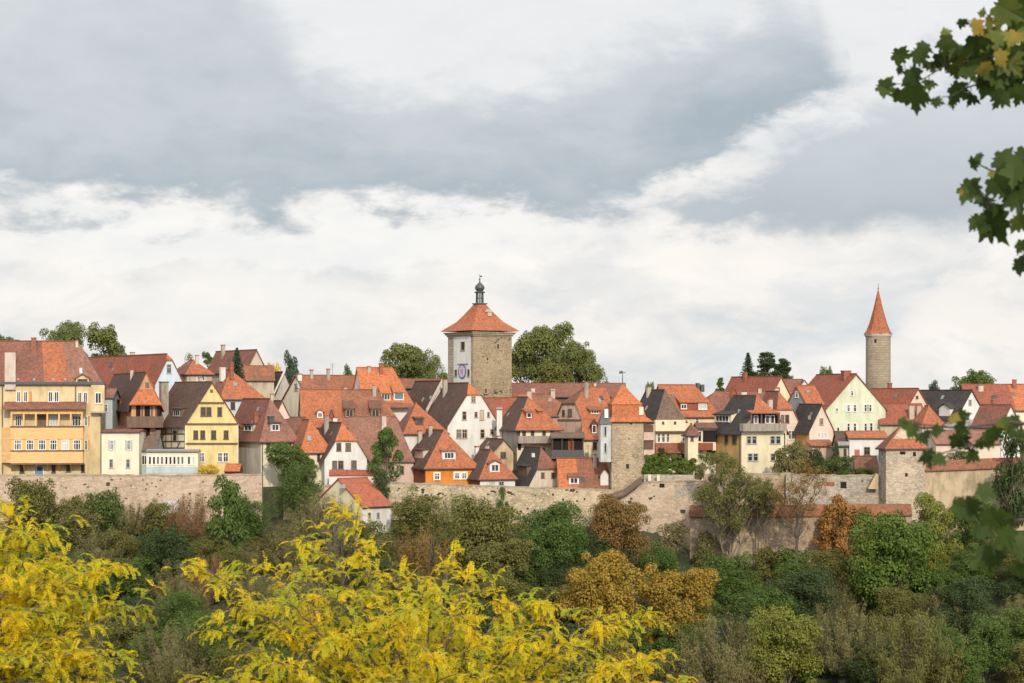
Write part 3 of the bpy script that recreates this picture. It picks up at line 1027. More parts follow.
h = House('cottage', 'little white cottage with orange brown roof and white dormer on the wall', 480, 515, 261, 24, 489, 477.5, 451, xl=463, hip=(1, 0), hd=(2.2, None), wall=WHITE, wallv=DARKRED, roofs=[T_DK, T_RB, T_OR], ov=0.3)
h.wins('U', [(489.5, 481.2, 494.5, 487), (498.5, 481.2, 504, 487)], fr='g', nx=2, ny=1)
h.dormer('F', 490, 463.5, 499.8, 472.3, 'gable', WHITE, T_RB, rise=0.35)
h.skylight('L', 472, 455, 474.5, 459)
h.chimney('L', 477, 446, 4, 452, CHWHITE)

h = House('boarded_house', 'barn-like house with black roof and pale vertical board gable', 527.5, 567, 261.5, 24, 492, 488, 448.5, xl=506, hip=(0.54, 0), hd=(2.0, None), wall=TIMBP, wallv=TIMBB, roofs=[T_SL, T_RB, T_RB], ov=0.25)
h.wins('U', [(541, 472.4, 544.4, 478), (551.2, 472.4, 554.6, 478.3)], fr='b', nx=1, ny=1)
h.dormer('L', 518, 466, 527, 476, 'shed', TIMBB, T_SL, win=False)
h.skylight('L', 532.3, 453.5, 535, 457.5, FW)

h = House('low_house', 'low house with mottled red and orange roof beside the square tower', 560, 611, 258.3, 4, 497, 489.5, 459.5, L=6, ridge='u', wall=SAND, roof=T_MO, roofs=[T_RB, T_RB], ov=0.25, split=[(0.36, T_BR, 0.0), (1.4, T_MO)])
h.dormer('F', 569, 477, 579, 484.3, 'shed', FW, T_RB, nx=2, ms=0.3)
h.dormer('F', 600.5, 475, 608.7, 485.3, 'gable', WHITE, T_RB, win=False, rise=0.75)
h.win('U', 601, 490.5, 608, 495, fr='w')

# ---- second row and behind, left part
h = House('long_house', 'long red roofed house with pale blue gable on the left', 155, 183.5, 285, 33, 400, 384, 355, xl=76, hip=(0.2, 0), hd=(0.9, None), wall=BLUEW, roofs=[T_RD, T_RD, T_BR], ov=0.3)
h.win('U', 166.5, 364, 171.2, 373.5, fr='g', nx=2)
h.skylight('L', 109, 362, 112, 367, METAL)
h.chimney('L', 129, 371, 2.5, 376, CHW)
h = House('hip_roofed_house', 'beige house with small orange hip roof behind the pale blue gable', 187, 212, 300, 26, 396, 373, 361, xl=175, hip=(1, 0.5), hd=(3.2, None), wall=BEIGE, roofs=[T_RB, T_OR, T_OR], ov=0.35)
h.wins('U', [(196.5, 374.5, 200, 381), (201, 374.5, 205, 381)], nx=1, ny=1)
h = House('hip_roofed_house', 'pale blue house with broad orange hip roof behind the yellow gable', 221, 264, 280, 30, 425, 397.5, 371, xl=206, hip=(1, 0), hd=(4.6, None), wall=BLUEW, roofs=[T_RB, T_OR, T_OR], ov=0.35)
h.win('U', 230.5, 402, 235, 409.5, fr='b')
h.skylight('F', 233, 383, 237, 386.5, LEAD)
h.chimney('F', 222.5, 367.5, 5, 373, CHWHITE, CHWHITE)
h = House('barn', 'stone gabled barn with red brown roof behind the dark conifer', 246.5, 266, 300, 33, 396, 370, 350.8, xl=207, wall=BEIGE, roofs=[T_RB, T_RB], ov=0.3)
h = House('low_house', 'low orange brown roofed house below the stone barn', 240, 274, 294, 10, 396, 380.5, 367, L=7, ridge='u', wall=BEIGE, roof=T_MO, ov=0.25)
h = House('barn', 'grey gabled barn with dark roof and pale verge beside the conifers', 274.5, 294, 297, 28, 415, 397, 373, xl=249, wall=GREYW, roofs=[T_DK, T_DK], ov=0.25)
bm = bmesh.new()
for sg in (1,):
    add_hull(bm, [(-0.35, -0.25, h.ze - 0.1), (-0.35, 0.1, h.ze - 0.1), (-0.35, -0.25, h.ze + 0.25), (-0.35, 0.1, h.ze + 0.25), (h.W / 2, -0.25, h.zr + 0.1), (h.W / 2, 0.1, h.zr + 0.1), (h.W / 2, -0.25, h.zr + 0.5), (h.W / 2, 0.1, h.zr + 0.5)])
obj('verge', bm, CHWHITE, h.root)
h = House('gable_house', 'pinkish windowless gable with brown roof between orange roofs', 272.5, 291.5, 271, 25, 445, 421, 402, xl=258, wall=PINKPALE, roofs=[T_BN, T_BN], ov=0.3)
h = House('low_house', 'low dark brown roof tucked behind the cream corner house', 279, 306, 269, 10, 450, 434, 418.5, L=6, ridge='u', wall=BEIGE, roof=T_BN, ov=0.25)
h = House('gable_house', 'house with pale cream gable on its left and mottled orange roof', 311, 372, 284, 30, 425, 403, 376.5, xl=281.5, ridge='u', wall=PALE, wallv=PALE, roof=T_MO, ov=0.2)
h.win('V', 294.6, 383.5, 298, 390.5, fr='g')
h.chimney('F', 345, 371.5 + 15, 3.5, 392, CHW)
h.chimney('F', 311.5, 369.5, 2.8, 378, GREYW)
h.chimney('F', 299.5, 373.5, 4, 379.5, CHWHITE)
h = House('big_roofed_house', 'big broad orange roof with two shed dormers in the middle rows', 302.5, 402, 274, 9, 445, 427, 391, L=10, ridge='u', hip=(0, 1), hd=(None, 3.0), wall=PINKPALE, wallv=PINKPALE, roofs=[T_MO, T_MO], ov=0.25, split=[(0.40, T_OR, 0), (1.4, T_MO)])
h.dormer('F', 344.5, 408.5, 354.5, 418, 'shed', T_BN, T_BN, fr='t', nx=2, ms=0.4)
h.dormer('F', 370.5, 408.5, 380.5, 418, 'shed', T_BN, T_BN, fr='t', nx=2, ms=0.4)
h.dormer('F', 317, 412, 323, 418, 'gable', WHITE, T_OR, rise=0.3, fr='w')
h.dormer('F', 330, 414, 333, 419, 'gable', T_MO, T_MO, rise=0.5, win=False)
h.chimney('F', 335, 417, 4.6, 423, CHWHITE)
h = House('dormer_house', 'bright orange roof with two wide white framed dormer windows', 364, 413, 283, 16, 420, 405, 368.8, L=9, ridge='u', hip=(0, 1), hd=(None, 2.0), wall=WHITE, roof=T_BR, ov=0.2)
h.dormer('F', 381, 393, 390.3, 400.8, 'shed', FW, T_BR, nx=3, ms=0.5, inset=0.03, glass=GLASS)
h.dormer('F', 393.8, 392, 404, 400.5, 'shed', FW, T_BR, nx=1, ms=0.5, inset=0.03, glass=GLASSB)

h.chimney('F', 369, 366, 3, 371, GREYW)
h.pent('lower_roof', 'U', 364, 403.5, 413, 408, 1.2, T_MO)
h = House('wall_walk', 'long low tiled wall walk in front of the trees left of clock tower', 394, 450, 312, 0, 396, 387.5, 380, L=4, ridge='u', wall=TIMBB, roof=T_MO, ov=0.4)
h = House('wall_walk', 'long red brown roofed wall walk right of the clock tower', 508, 626, 308, 0, 410, 396.5, 384.5, L=8, ridge='u', wall=TIMBB, roof=T_RB, ov=0.4)
h.skylight('F', 531, 389, 535, 393, CHW)
h.chimney('F', 553, 387.5, 4.2, 396, BEIGE)
h.chimney('F', 595, 382, 2.6, 387, BEIGE)
h = House('dark_roofed_house', 'dark brown roofed house with pale verge left of big white gable', 428.5, 456, 287, 27, 425, 411, 382, xl=402, wall=WHITE, roofs=[T_DK, T_DK], ov=0.25)
h.skylight('L', 430, 396, 433, 399.5)
bm = bmesh.new()
add_hull(bm, [(-0.4, -0.3, h.ze - 0.3), (-0.4, 0.12, h.ze - 0.3), (-0.4, -0.3, h.ze + 0.25), (-0.4, 0.12, h.ze + 0.25), (h.W / 2, -0.3, h.zr), (h.W / 2, 0.12, h.zr), (h.W / 2, -0.3, h.zr + 0.5), (h.W / 2, 0.12, h.zr + 0.5)])
obj('verge', bm, CHW, h.root)
h = House('gable_house', 'big white gable with half hip in front of the clock tower', 447.5, 499.5, 277, 24, 452, 426, 384, xl=418, hip=(0.27, 0), hd=(1.9, None), wall=WHITE, roofs=[T_DK, T_RB, T_BR], ov=0.35)
h.wins('U', [(471, 396, 475.6, 402.6)], fr='t', nx=2)
h.wins('U', [(462, 411.2, 466.5, 420), (474.3, 411.6, 477.6, 417.5), (487, 412, 489.6, 417.3), (480, 429.2, 484.6, 438.4), (490, 429, 494, 434.6)], fr='t', nx=1)
h.wins('U', [(456.2, 429.2, 461.4, 438.4), (462, 429.2, 467.2, 438.4)], fr='t', nx=2)
h.win('U', 479.6, 409.6, 484, 420, fr='t', nx=1, glass=BEIGE)
h.chimney('Rr', 499.5, 409, 5, 432, CHWHITE, CHWHITE) if False else None
h = House('chimney_stack', 'tall white chimney stack rising beside the big white gable', 496.8, 502.2, 276, 0, 440, 409.5, 408.5, L=0.8, ridge='u', wall=CHWHITE, roof=LEAD, ov=0.05, t=0.08, cat='chimney', og=0.05)
h = House('red_roofed_house', 'plain brick red roof directly below the stone tower face', 478, 521, 285, 4, 440, 426, 399, L=8, ridge='u', wall=GREYW, roof=T_RD, ov=0.2)
h = House('hip_roofed_house', 'orange hip roof with brown dormer left of the big white gable', 404.5, 446.5, 271, 25, 442, 432, 404.5, xl=394, hip=(1, 0), hd=(3.4, None), wall=WHITE, roofs=[T_RB, T_OR, T_OR], ov=0.35)
h.dormer('F', 415.5, 418.5, 423.5, 425, 'shed', FB, T_BN, fr='b', nx=2)
h = House('outhouse', 'small sandstone gable with dark roof behind the white cottage', 493.5, 513.3, 268, 20, 472, 452, 440.5, xl=477, wall=SAND, roofs=[T_DK, T_BN], ov=0.25)
h.win('U', 500.3, 451.8, 506, 458.5, fr='b', nx=2)
h = House('timber_house', 'timbered house with orange hip roof and grey wooden balcony', 517, 560.5, 270, 18, 462, 427.5, 398.2, xl=497, hip=(1, 0), hd=(4.6, None), wall=CREAM, wallv=GREYW, roofs=[T_DK, T_MO, T_OR], ov=0.4)
h.beams('U', [(518.3, 428, 518.3, 437), (524, 428, 524, 437), (532.5, 428, 532.5, 437), (544, 428, 544, 437), (552, 428, 552, 437), (518, 429, 558, 429)], 0.5, TIMB, 'timber_frame')
h.px_box('balcony', TIMBG, 'U', [(518.5, 436, 556, 443.2)], 0.0, 1.2)
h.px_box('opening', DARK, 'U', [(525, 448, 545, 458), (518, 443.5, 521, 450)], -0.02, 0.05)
h.dormer('F', 526, 412, 532, 418.3, 'shed', T_OR, T_OR, fr='w', nx=1, ms=0.2)
h.dormer('F', 538, 411, 542, 415, 'shed', T_OR, T_OR, nx=1, ms=0.2, win=False)
h = House('tiled_house', 'mottled orange roof joining behind the timbered balcony house', 520, 563, 279, 2, 440, 416, 395.5, L=8, ridge='u', hip=(0, 0.5), wall=GREYW, roof=T_MO, ov=0.25)
h = House('grey_gable_house', 'grey half hipped gable with plain orange roof slope to its right', 583, 618, 274, 33, 450, 421, 388, xl=556, ridge='u', hip=(0.5, 0), hd=(2.6, None), wall=PINKISH, wallv=PINKISH, roofs=[T_OR, T_BN, T_BN], ov=0.3)
h.wins('V', [(562.3, 409.8, 565, 416), (568.2, 408.8, 572, 416.5)], fr='b', nx=1)
h.beams('V', [(557, 420.3, 583, 420.3)], 0.3, TIMBB, 'string_course')
h.dormer('F', 589.5, 410, 600, 414, 'shed', T_MO, T_MO, fr='w', nx=3, ms=0.5)
h = House('annex', 'orange roofed cream annex under the grey gable beside square tower', 583.4, 603.5, 269, 0, 462, 439.5, 421, L=7, ridge='u', wall=CREAM, roof=T_OR, ov=0.25)
h.dormer('F', 591.5, 424, 597, 434, 'gable', T_BN, T_BN, fr='w', nx=1, rise=0.5)
h.win('U', 592.8, 442, 597, 449.5, fr='b', nx=1)
h = House('loggia', 'open wooden loggia with dark railing under a flat brown roof', 552, 583.5, 266.5, 0, 462, 437.5, 434, L=4, ridge='u', wall=DARKRED, roof=T_GB, ov=0.6, t=0.15)
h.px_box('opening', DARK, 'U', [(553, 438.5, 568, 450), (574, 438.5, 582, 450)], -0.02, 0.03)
h.px_box('railing', METAL, 'U', [(551.5, 450, 584, 457.5)], 0.5, 0.65)
h.px_box('floor', TIMBB, 'U', [(551.5, 457.5, 584, 458.7)], 0.0, 0.7)
for x in (552.5, 562, 572, 583):
    h.px_box('post', TIMB, 'U', [(x - 0.6, 438, x + 0.6, 457.5)], 0.35, 0.5)

# ---- right part
h = House('hip_roofed_house', 'cream house with grey brown hip roof and brick balcony', 656, 685, 266, 24, 462, 420, 391, xl=632, hip=(1, 0), hd=(1.6, None), wall=CREAM, roofs=[T_SL, T_GB, T_GB], ov=0.25)
h.px_box('jetty', CREAM, 'U', [(655.5, 420, 685.5, 431)], 0, 0.5)
h.px_box('jetty_beam', TIMBB, 'U', [(655.5, 431.1, 685.5, 432.3)], 0, 0.55)
h.wins('U', [(662, 421.5, 664, 423.8), (674, 421.5, 676, 423.8)], fr='b', nx=1, ny=1, d=0.5)
h.wins('U', [(656.8, 433.3, 660.4, 442.5), (661.2, 433.3, 665.2, 442.5), (666, 433.3, 669.6, 442.5), (682, 435, 684.6, 441.5)], nx=1)
h.px_box('balcony', BRICK, 'U', [(655.5, 443.3, 688.3, 453)], 0.0, 1.3)
h.px_box('arch_opening', DARK, 'U', [(658, 453.4, 668, 462), (674, 454, 686, 462)], -0.02, 0.1)
h = House('stair_turret', 'slim cream stair turret with little tiled cap between balconies', 688, 698, 262.5, 12, 470, 433, 425, L=1.6, hip=(1, 1), wall=CREAM, roof=T_RB, ov=0.3, cat='turret')
h.win('U', 690.6, 435.5, 693.4, 441, fr='b', nx=1)
h = House('dormer_house', 'cream house with red roof and one very wide shed dormer', 668, 716, 275, 18, 440, 415.5, 386, xl=650, ridge='u', hip=(0, 0.8), hd=(None, 1.8), wall=CREAM, roof=T_OR, ov=0.3)
h.dormer('F', 680, 402.3, 708, 410.5, 'shed', T_RD, T_OR, ms=0.42, win=False)
dp = h.hit('F', 694, 410.5)
h.wins('U', [(680.8, 404, 686.6, 409)], d=-dp.y, fr='w', nx=2, ny=1)
h.win('U', 698.3, 403.4, 707, 409.6, d=-dp.y, fr='w', nx=2, ny=1, glass=CURTAIN)
h.win('U', 695, 418, 699, 424.5, nx=1)
h.px_box('chimney', METAL, 'U', [(697, 383, 700, 391), (701, 384.5, 704.5, 392)], -3.5, -2.9, h.roof)
h = House('balcony_house', 'shadowy house front with stacked brown wooden balconies', 697.5, 716, 266.5, 0, 470, 428, 424.5, L=5, ridge='u', wall=PALE, roof=T_RB, ov=0.6)
h.px_box('opening', DARK, 'U', [(703, 430.5, 716, 442), (698.5, 432, 701, 441)], -0.02, 0.06)
h.px_box('balcony', DARKRED, 'U', [(698, 443, 713, 450)], 0.0, 1.0)
h.px_box('opening', DARK, 'U', [(706.5, 450.5, 716, 458)], -0.02, 0.06)
h.win('U', 700, 451, 702.5, 456.5, fr='b', nx=1)
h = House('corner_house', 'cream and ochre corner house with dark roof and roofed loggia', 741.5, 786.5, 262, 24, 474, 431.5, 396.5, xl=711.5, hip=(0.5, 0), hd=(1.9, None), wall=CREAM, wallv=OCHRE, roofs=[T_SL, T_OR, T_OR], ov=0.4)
h.wins('U', [(746.5, 435.8, 751.2, 444), (751.8, 435.8, 756.6, 444), (770, 435.8, 775, 444), (775.6, 435.8, 780.6, 444),
             (747.5, 453.3, 752.4, 461), (753, 453.3, 758, 461), (770.4, 453.3, 775.4, 461), (776, 453.3, 781, 461)], fr='g', nx=1, ny=2)
h.wins('V', [(725, 435.3, 728, 444), (732.6, 435.3, 737, 444), (714.3, 435, 717, 443), (724.8, 453, 728, 461)], fr='b', nx=1)
h.px_box('opening', DARK, 'U', [(751.5, 413.4, 780, 424)], -0.02, 0.03)
h.wins('U', [(753.5, 415, 758, 423.5), (765, 415, 769.5, 423.5), (770.2, 415, 774.5, 423.5)], d=0.04, nx=1, ny=1)
h.px_box('loggia_parapet', TIMBG, 'U', [(743.5, 423.6, 787, 431)], 0.0, 1.0)
h.px_box('loggia_post', TIMBB, 'U', [(751, 413.5, 752.2, 423.6), (761.2, 413.5, 762.2, 423.6), (778.5, 413.5, 779.7, 423.6)], 0.75, 0.95)
h.pent('loggia_roof', 'U', 751, 411, 780.5, 413.6, 1.2, T_OR)
h.dormer('L', 714, 414.5, 731, 422.5, 'shed', CREAM, T_SL, ms=0.3, fr='w', nx=4)
h.pipe('U', 784.8, 433, 474)
h.pipe('V', 739.8, 433, 474)
h = House('gable_house', 'pale pink half hipped gable squeezed behind the cream corner house', 768, 801, 269.5, 20, 474, 428, 392.5, xl=750, hip=(0.5, 0), hd=(1.7, None), wall=PINKPALE, roofs=[T_RB, T_RB, T_OR], ov=0.3)
h.wins('U', [(780.6, 414.8, 784, 423), (785, 414.6, 789, 423)], fr='b', nx=1)
h.wins('U', [(787.8, 430.2, 794.4, 439.4), (789.4, 447, 795, 456)], nx=2)
h.chimney('F', 770, 398.5, 4.4, 407, CHW)
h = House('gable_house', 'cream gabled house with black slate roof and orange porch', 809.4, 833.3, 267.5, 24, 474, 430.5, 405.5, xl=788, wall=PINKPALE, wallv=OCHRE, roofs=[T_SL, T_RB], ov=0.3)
h.win('U', 819.4, 418, 823.2, 425, fr='t', nx=1)
h.wins('U', [(817.4, 432.5, 820, 439), (820.8, 432.5, 823.4, 439), (824.2, 432.5, 826.8, 439)], nx=1, ny=1, glass=CURTAIN)
h.px_box('porch', PINKISH, 'U', [(812, 447, 834, 470)], 0, 1.2)
h.pent('porch_roof', 'U', 811, 440.5, 836, 446.5, 1.6, T_MO)
h.skylight('L', 808.5, 416, 811, 420)
h = House('gable_house', 'wide pale green gable with red roof and white shutters', 826, 885.5, 279, 19, 455, 409.5, 375, xl=788, wall=GREENISH, roofs=[T_RD, T_RD], ov=0.3)
h.wins('U', [(846.8, 404.4, 850, 411.8), (853.2, 404.4, 856.4, 411.8), (864, 404.4, 866.8, 411.8), (868.6, 404.4, 871.6, 411.8),
             (846.8, 423, 850, 432), (853.2, 423, 856.4, 432), (864, 423, 867, 432), (869.4, 422.6, 872.8, 432)], sh=SH_W, nx=1)
h.wins('U', [(850.6, 390.6, 853.4, 396)], nx=1)
h.win('U', 835.5, 408, 838, 411.5, nx=1, ny=1)
h.win('U', 836.5, 427, 839.5, 432.5, nx=1, ny=1)
h.chimney('L', 846, 370.5, 8, 377, BRICK)
h = House('gable_house', 'small slate grey gable with bright red roof slope', 806.5, 823, 274, 38, 425, 404, 386.8, xl=787.5, ridge='u', wall=GREYGREEN, wallv=GREYGREEN, roof=T_OR, ov=0.2)
h.win('V', 795.6, 391.5, 798.4, 397.5, fr='w', nx=1)
h.skylight('F', 806, 390.5, 809, 393, LEAD)
h = House('gable_house', 'long red roof with cream gable below the spruces', 770.5, 791, 300, 34, 414, 398, 377.5, xl=722, wall=CREAM, roofs=[T_RD, T_RD], ov=0.3)
h.win('U', 777, 387.2, 779.6, 391.6, fr='b', nx=1)
h = House('low_house', 'low brown roof with little white gable near the spruces', 783, 806, 306, 2, 410, 396, 380.5, L=7, ridge='u', wall=WHITE, roof=T_RB, ov=0.25)
h.dormer('F', 802, 384, 807, 388, 'gable', WHITE, T_RB, win=False, rise=0.5)
h = House('brown_roofed_house', 'brown tiled house behind the dark roof of the corner house', 706, 740, 282, 8, 430, 416, 392.5, L=8, ridge='u', hip=(0.6, 0), wall=BEIGE, roof=T_RB, ov=0.25)
h.dormer('F', 731, 395, 737.5, 398.5, 'gable', T_OR, T_OR, win=False, rise=1.0)
h = House('low_house', 'low dark red roof in front of the long cream gable', 726, 774, 288, 0, 420, 402, 392.5, L=6, ridge='u', wall=BEIGE, roof=T_RB, ov=0.25)
h.chimney('F', 744, 392.5, 5, 397.5, CHWHITE, CHWHITE)
h = House('flat_house', 'low white garden house with orange tile coping and red door', 849.5, 887, 262, 0, 464, 438.6, 432.5, L=5, ridge='u', wall=WHITE, roof=T_OR, ov=0.2)
bm = bmesh.new()
a, b, z0, z1 = h.rect('U', 854.5, 449.5, 859.6, 457.5)
h.fb(bm, 'U', a, b, z0, z1, 0, 0.06)
obj('door', bm, REDDOOR, h.root)
h.win('U', 864, 447, 870, 455, fr='b', nx=2)
h = House('annex', 'narrow grey annex with dark lean-to roof beside the white garden house', 838, 849.4, 262.5, 0, 470, 446, 433, L=4, ridge='u', wall=BEIGE, roof=T_DK, ov=0.2)
h.win('U', 843.5, 448.5, 846.5, 457, fr='b', nx=1)
h.px_box('fascia', LEAD, 'U', [(838, 441.5, 849.4, 445.5)], 0.1, 0.45)
h = House('shed', 'dark brown sloping roof shed leaning towards the squat tower', 857, 879, 258.8, 0, 489, 475, 457.5, L=5.5, ridge='u', wall=GREYW, roof=T_BN, ov=0.2)
h = House('red_roofed_house', 'long red roof with peach gable right of the round tower', 907.5, 928, 292, 34, 420, 407, 389.5, xl=862, wall=PINKPALE, roofs=[T_RD, T_RD], ov=0.3)
h.win('U', 915.8, 395.6, 918, 398.6, fr='b', nx=1)
h = House('red_roofed_house', 'red roofed house with two pale chimneys behind the squat tower', 880.5, 928, 281, 3, 442, 424, 405, L=8, ridge='u', wall=BEIGE, roof=T_RD, ov=0.3)
h.chimney('F', 911.5, 404.5, 5, 418, BEIGE)
h.chimney('F', 918.5, 404.5, 4.2, 419, BEIGE)
h = House('pavilion_house', 'pale house with small pyramid red roof behind maple leaves', 922.5, 943.5, 274, 10, 460, 424, 407, L=4.4, hip=(1, 1), wall=PALE, roof=T_OR, ov=0.35)
h = House('gable_house', 'white gable with dark grey roof and white balcony railing', 956.5, 986, 288, 33, 440, 418, 391.2, xl=906, wall=WHITE, roofs=[T_SL, T_SL], ov=0.3)
h.win('U', 968.4, 399.5, 971.4, 405.5, fr='g', nx=1)
h.wins('U', [(962.4, 415, 965, 421), (966, 415, 969, 421)], fr='g', nx=1)
bm = bmesh.new()
a, b, z0, z1 = h.rect('U', 957, 420, 977, 428, 1.0)
h.fb(bm, 'U', a, b, z1 - 0.08, z1, 0.9, 1.0)
h.fb(bm, 'U', a, b, z0, z0 + 0.1, 0.0, 1.0)
for k in range(13):
    q = a + (b - a) * k / 12
    h.fb(bm, 'U', q - 0.03, q + 0.03, z0 + 0.1, z1 - 0.08, 0.92, 0.98)
obj('balcony_railing', bm, FW, h.root)
h.dormer('L', 939, 408, 950, 416, 'gable', WHITE, T_SL, rise=0.6, win=False)
h = House('red_roofed_house', 'broad weathered red roof with orange end at the right edge', 970, 1040, 291, 0, 425, 410, 385.5, L=10, ridge='u', wall=PALE, roofs=[T_RD, T_RD], ov=0.3, split=[(0.66, T_RD, 0), (1.4, T_BR)])
h.chimney('F', 980.5, 384.5, 5, 390, CHW)
h.skylight('F', 991.5, 396, 993.5, 399, METAL)
h = House('gable_house', 'brown red roof with narrow white gable beneath broad red roof', 1001, 1020, 280, 36, 440, 426, 406, xl=972, wall=WHITE, roofs=[T_RB, T_RB], ov=0.3)
h = House('garden_house', 'white low house half hidden behind the maple leaves', 936, 1000, 266, 4, 466, 444, 432, L=6, ridge='u', wall=PINKPALE, roof=T_PB, ov=0.25)

# ---- more chimneys, vents and aerials on the roofs
r_ = random.Random(31)
for h in HOUSES:
    nm = h.root.name
    if h.A < 5 or nm.startswith(('wall_walk', 'pavilion', 'veranda', 'shed', 'apartment', 'flat', 'loggia', 'small', 'annex', 'boarded')):
        continue
    pl = 'F' if h.ridge == 'u' else 'L'
    if r_.random() < 0.62:
        aa = h.A * r_.uniform(0.3, 0.8)
        bb = h.B * r_.choice((0.36, 0.42, 0.58))
        z_ = h.ze + h.m * (bb if bb < h.B / 2 else h.B - bb)
        x_, y_ = (bb, aa) if h.ridge == 'v' else (aa, bb)
        bm = bmesh.new()
        w_ = r_.uniform(0.2, 0.3)
        top = h.zr + r_.uniform(0.5, 1.1)
        add_box(bm, x_ - w_, x_ + w_, y_ - w_ * 0.8, y_ + w_ * 0.8, z_ - 0.6, top)
        add_box(bm, x_ - w_ - .05, x_ + w_ + .05, y_ - w_ * 0.8 - .05, y_ + w_ * 0.8 + .05, top, top + 0.1, 1)
        obj('chimney', bm, [r_.choice((CHW, BRICK, CHG, BEIGE)), BRICK], h.roof)
    for q in range(r_.choice((0, 1, 1, 2))):
        aa = h.A * r_.uniform(0.2, 0.85)
        bb = h.B * r_.uniform(0.12, 0.36)
        k_ = 1 / math.sqrt(1 + h.m ** 2)
        bm = bmesh.new()
        pts = []
        for da in (-0.25, 0.25):
            for db in (-0.3 * k_, 0.3 * k_):
                for up in (0.22, 0.34):
                    b_ = bb + db
                    z_ = h.ze + h.m * b_ + up
                    pts.append((b_, aa + da, z_) if h.ridge == 'v' else (aa + da, b_, z_))
        add_hull(bm, pts)
        obj('skylight', bm, r_.choice((LEAD, GLASSG, METAL)), h.roof)
    if r_.random() < 0.3:
        x_, y_ = (h.B / 2, h.A * 0.6) if h.ridge == 'v' else (h.A * 0.6, h.B / 2)
        bm = bmesh.new()
        add_tube(bm, [(x_, y_, h.zr), (x_, y_, h.zr + 1.9)], [0.035, 0.025], 5)
        for zz in (1.4, 1.65, 1.85):
            add_box(bm, x_ - 0.35, x_ + 0.35, y_ - 0.015, y_ + 0.015, h.zr + zz, h.zr + zz + 0.03)
        obj('aerial', bm, METAL, h.roof)
# ================================================================== TOWERS
# ---- clock tower
h = House('clock_tower', 'tall square clock tower with orange roof and lantern', 473.5, 511.7, 300, 33.5, 425, 333, 332, xl=448, hip=(0, 0), wall=ASH, wallv=ASHB, noroof=True, cat='tower', deep=3)
W = (h.W + h.L) / 2
h.px_box('white_panel', WHITE, 'V', [(453.6, 335, 470.2, 400)], 0, 0.06)
bm = bmesh.new()
zc = h.ze
e = 0.25
for k, (o_, z0, z1) in enumerate(((0.15, zc - 0.45, zc - 0.2), (0.35, zc - 0.2, zc + 0.05), (0.5, zc + 0.05, zc + 0.22))):
    add_box(bm, -o_, h.W + o_, -o_, h.L + o_, z0, z1)
obj('cornice', bm, ASHB, h.root)
# concave pyramid roof
cx, cy = h.W / 2, h.L / 2
cworld = h.C + Matrix.Rotation(h.th, 3, 'Z') @ Vector((cx, cy, 0))
def zt(y):
    return (HY - y) * cworld.y / F - h.C.z
prof = [(W / 2 + 0.85, zt(331.5)), (W / 2 + 0.25, zt(328.2)), (W / 2 * 0.74, zt(322.2)), (W / 2 * 0.50, zt(315)), (W / 2 * 0.31, zt(308.5)), (W / 2 * 0.17, zt(303.5))]
bm = bmesh.new()
rings = []
for r_, z in prof:
    rings.append([bm.verts.new((cx + sx * r_, cy + sy * r_, z)) for sx, sy in ((-1, -1), (1, -1), (1, 1), (-1, 1))])
for a, b in zip(rings, rings[1:]):
    for k in range(4):
        bm.faces.new((a[k], a[(k + 1) % 4], b[(k + 1) % 4], b[k]))
bm.faces.new(rings[0][::-1])
bm.faces.new(rings[-1])
roof = obj('roof', bm, T_OR, h.root)
# roof dormer
bm = bmesh.new()
r1 = W / 2 * 0.50
add_box(bm, cx + 0.1, cx + 0.8, cy - r1 - 0.35, cy - r1 + 0.9, zt(316.5), zt(312.5))
add_hull(bm, [(cx - 0.02, cy - r1 - 0.45, zt(312.5)), (cx + 0.92, cy - r1 - 0.45, zt(312.5)), (cx - 0.02, cy - r1 + 1.2, zt(312.5)), (cx + 0.92, cy - r1 + 1.2, zt(312.5)), (cx + 0.45, cy - r1 - 0.45, zt(309.5)), (cx + 0.45, cy - r1 + 1.2, zt(309.5))])
obj('dormer', bm, BEIGE, roof)
# lantern
px = cworld.y / F
bm = bmesh.new()
add_box(bm, cx - 0.85, cx + 0.85, cy - 0.85, cy + 0.85, zt(304.3), zt(303.2))
for a_ in range(8):
    an = a_ * math.pi / 4 + math.pi / 8
    add_tube(bm, [(cx + 0.56 * math.cos(an), cy + 0.56 * math.sin(an), zt(303.3)), (cx + 0.52 * math.cos(an), cy + 0.52 * math.sin(an), zt(292))], [0.085, 0.075], 6)
add_lathe(bm, [(0, zt(298.4)), (0.62, zt(298.4)), (0.62, zt(297.6)), (0, zt(297.6))], cx, cy, 16)
add_lathe(bm, [(0, zt(293)), (0.78, zt(293)), (0.82, zt(292)), (0.45, zt(290.9)), (0.66, zt(289.6)), (0.76, zt(287.8)), (0.66, zt(285.8)), (0.36, zt(283.8)), (0.12, zt(282.3)), (0.07, zt(279.5)), (0.0, zt(279.3))], cx, cy, 20)
lan = obj('lantern', bm, COPPER, h.root)
bm = bmesh.new()
add_tube(bm, [(cx, cy, zt(280)), (cx, cy, zt(274))], [0.05, 0.035], 6)
add_lathe(bm, [(0, zt(280.3)), (0.17, zt(279.3)), (0, zt(278.3))], cx, cy, 12)
add_box(bm, cx - 0.03, cx + 0.42, cy - 0.02, cy + 0.02, zt(277), zt(275.6))
obj('finial', bm, METAL, lan)
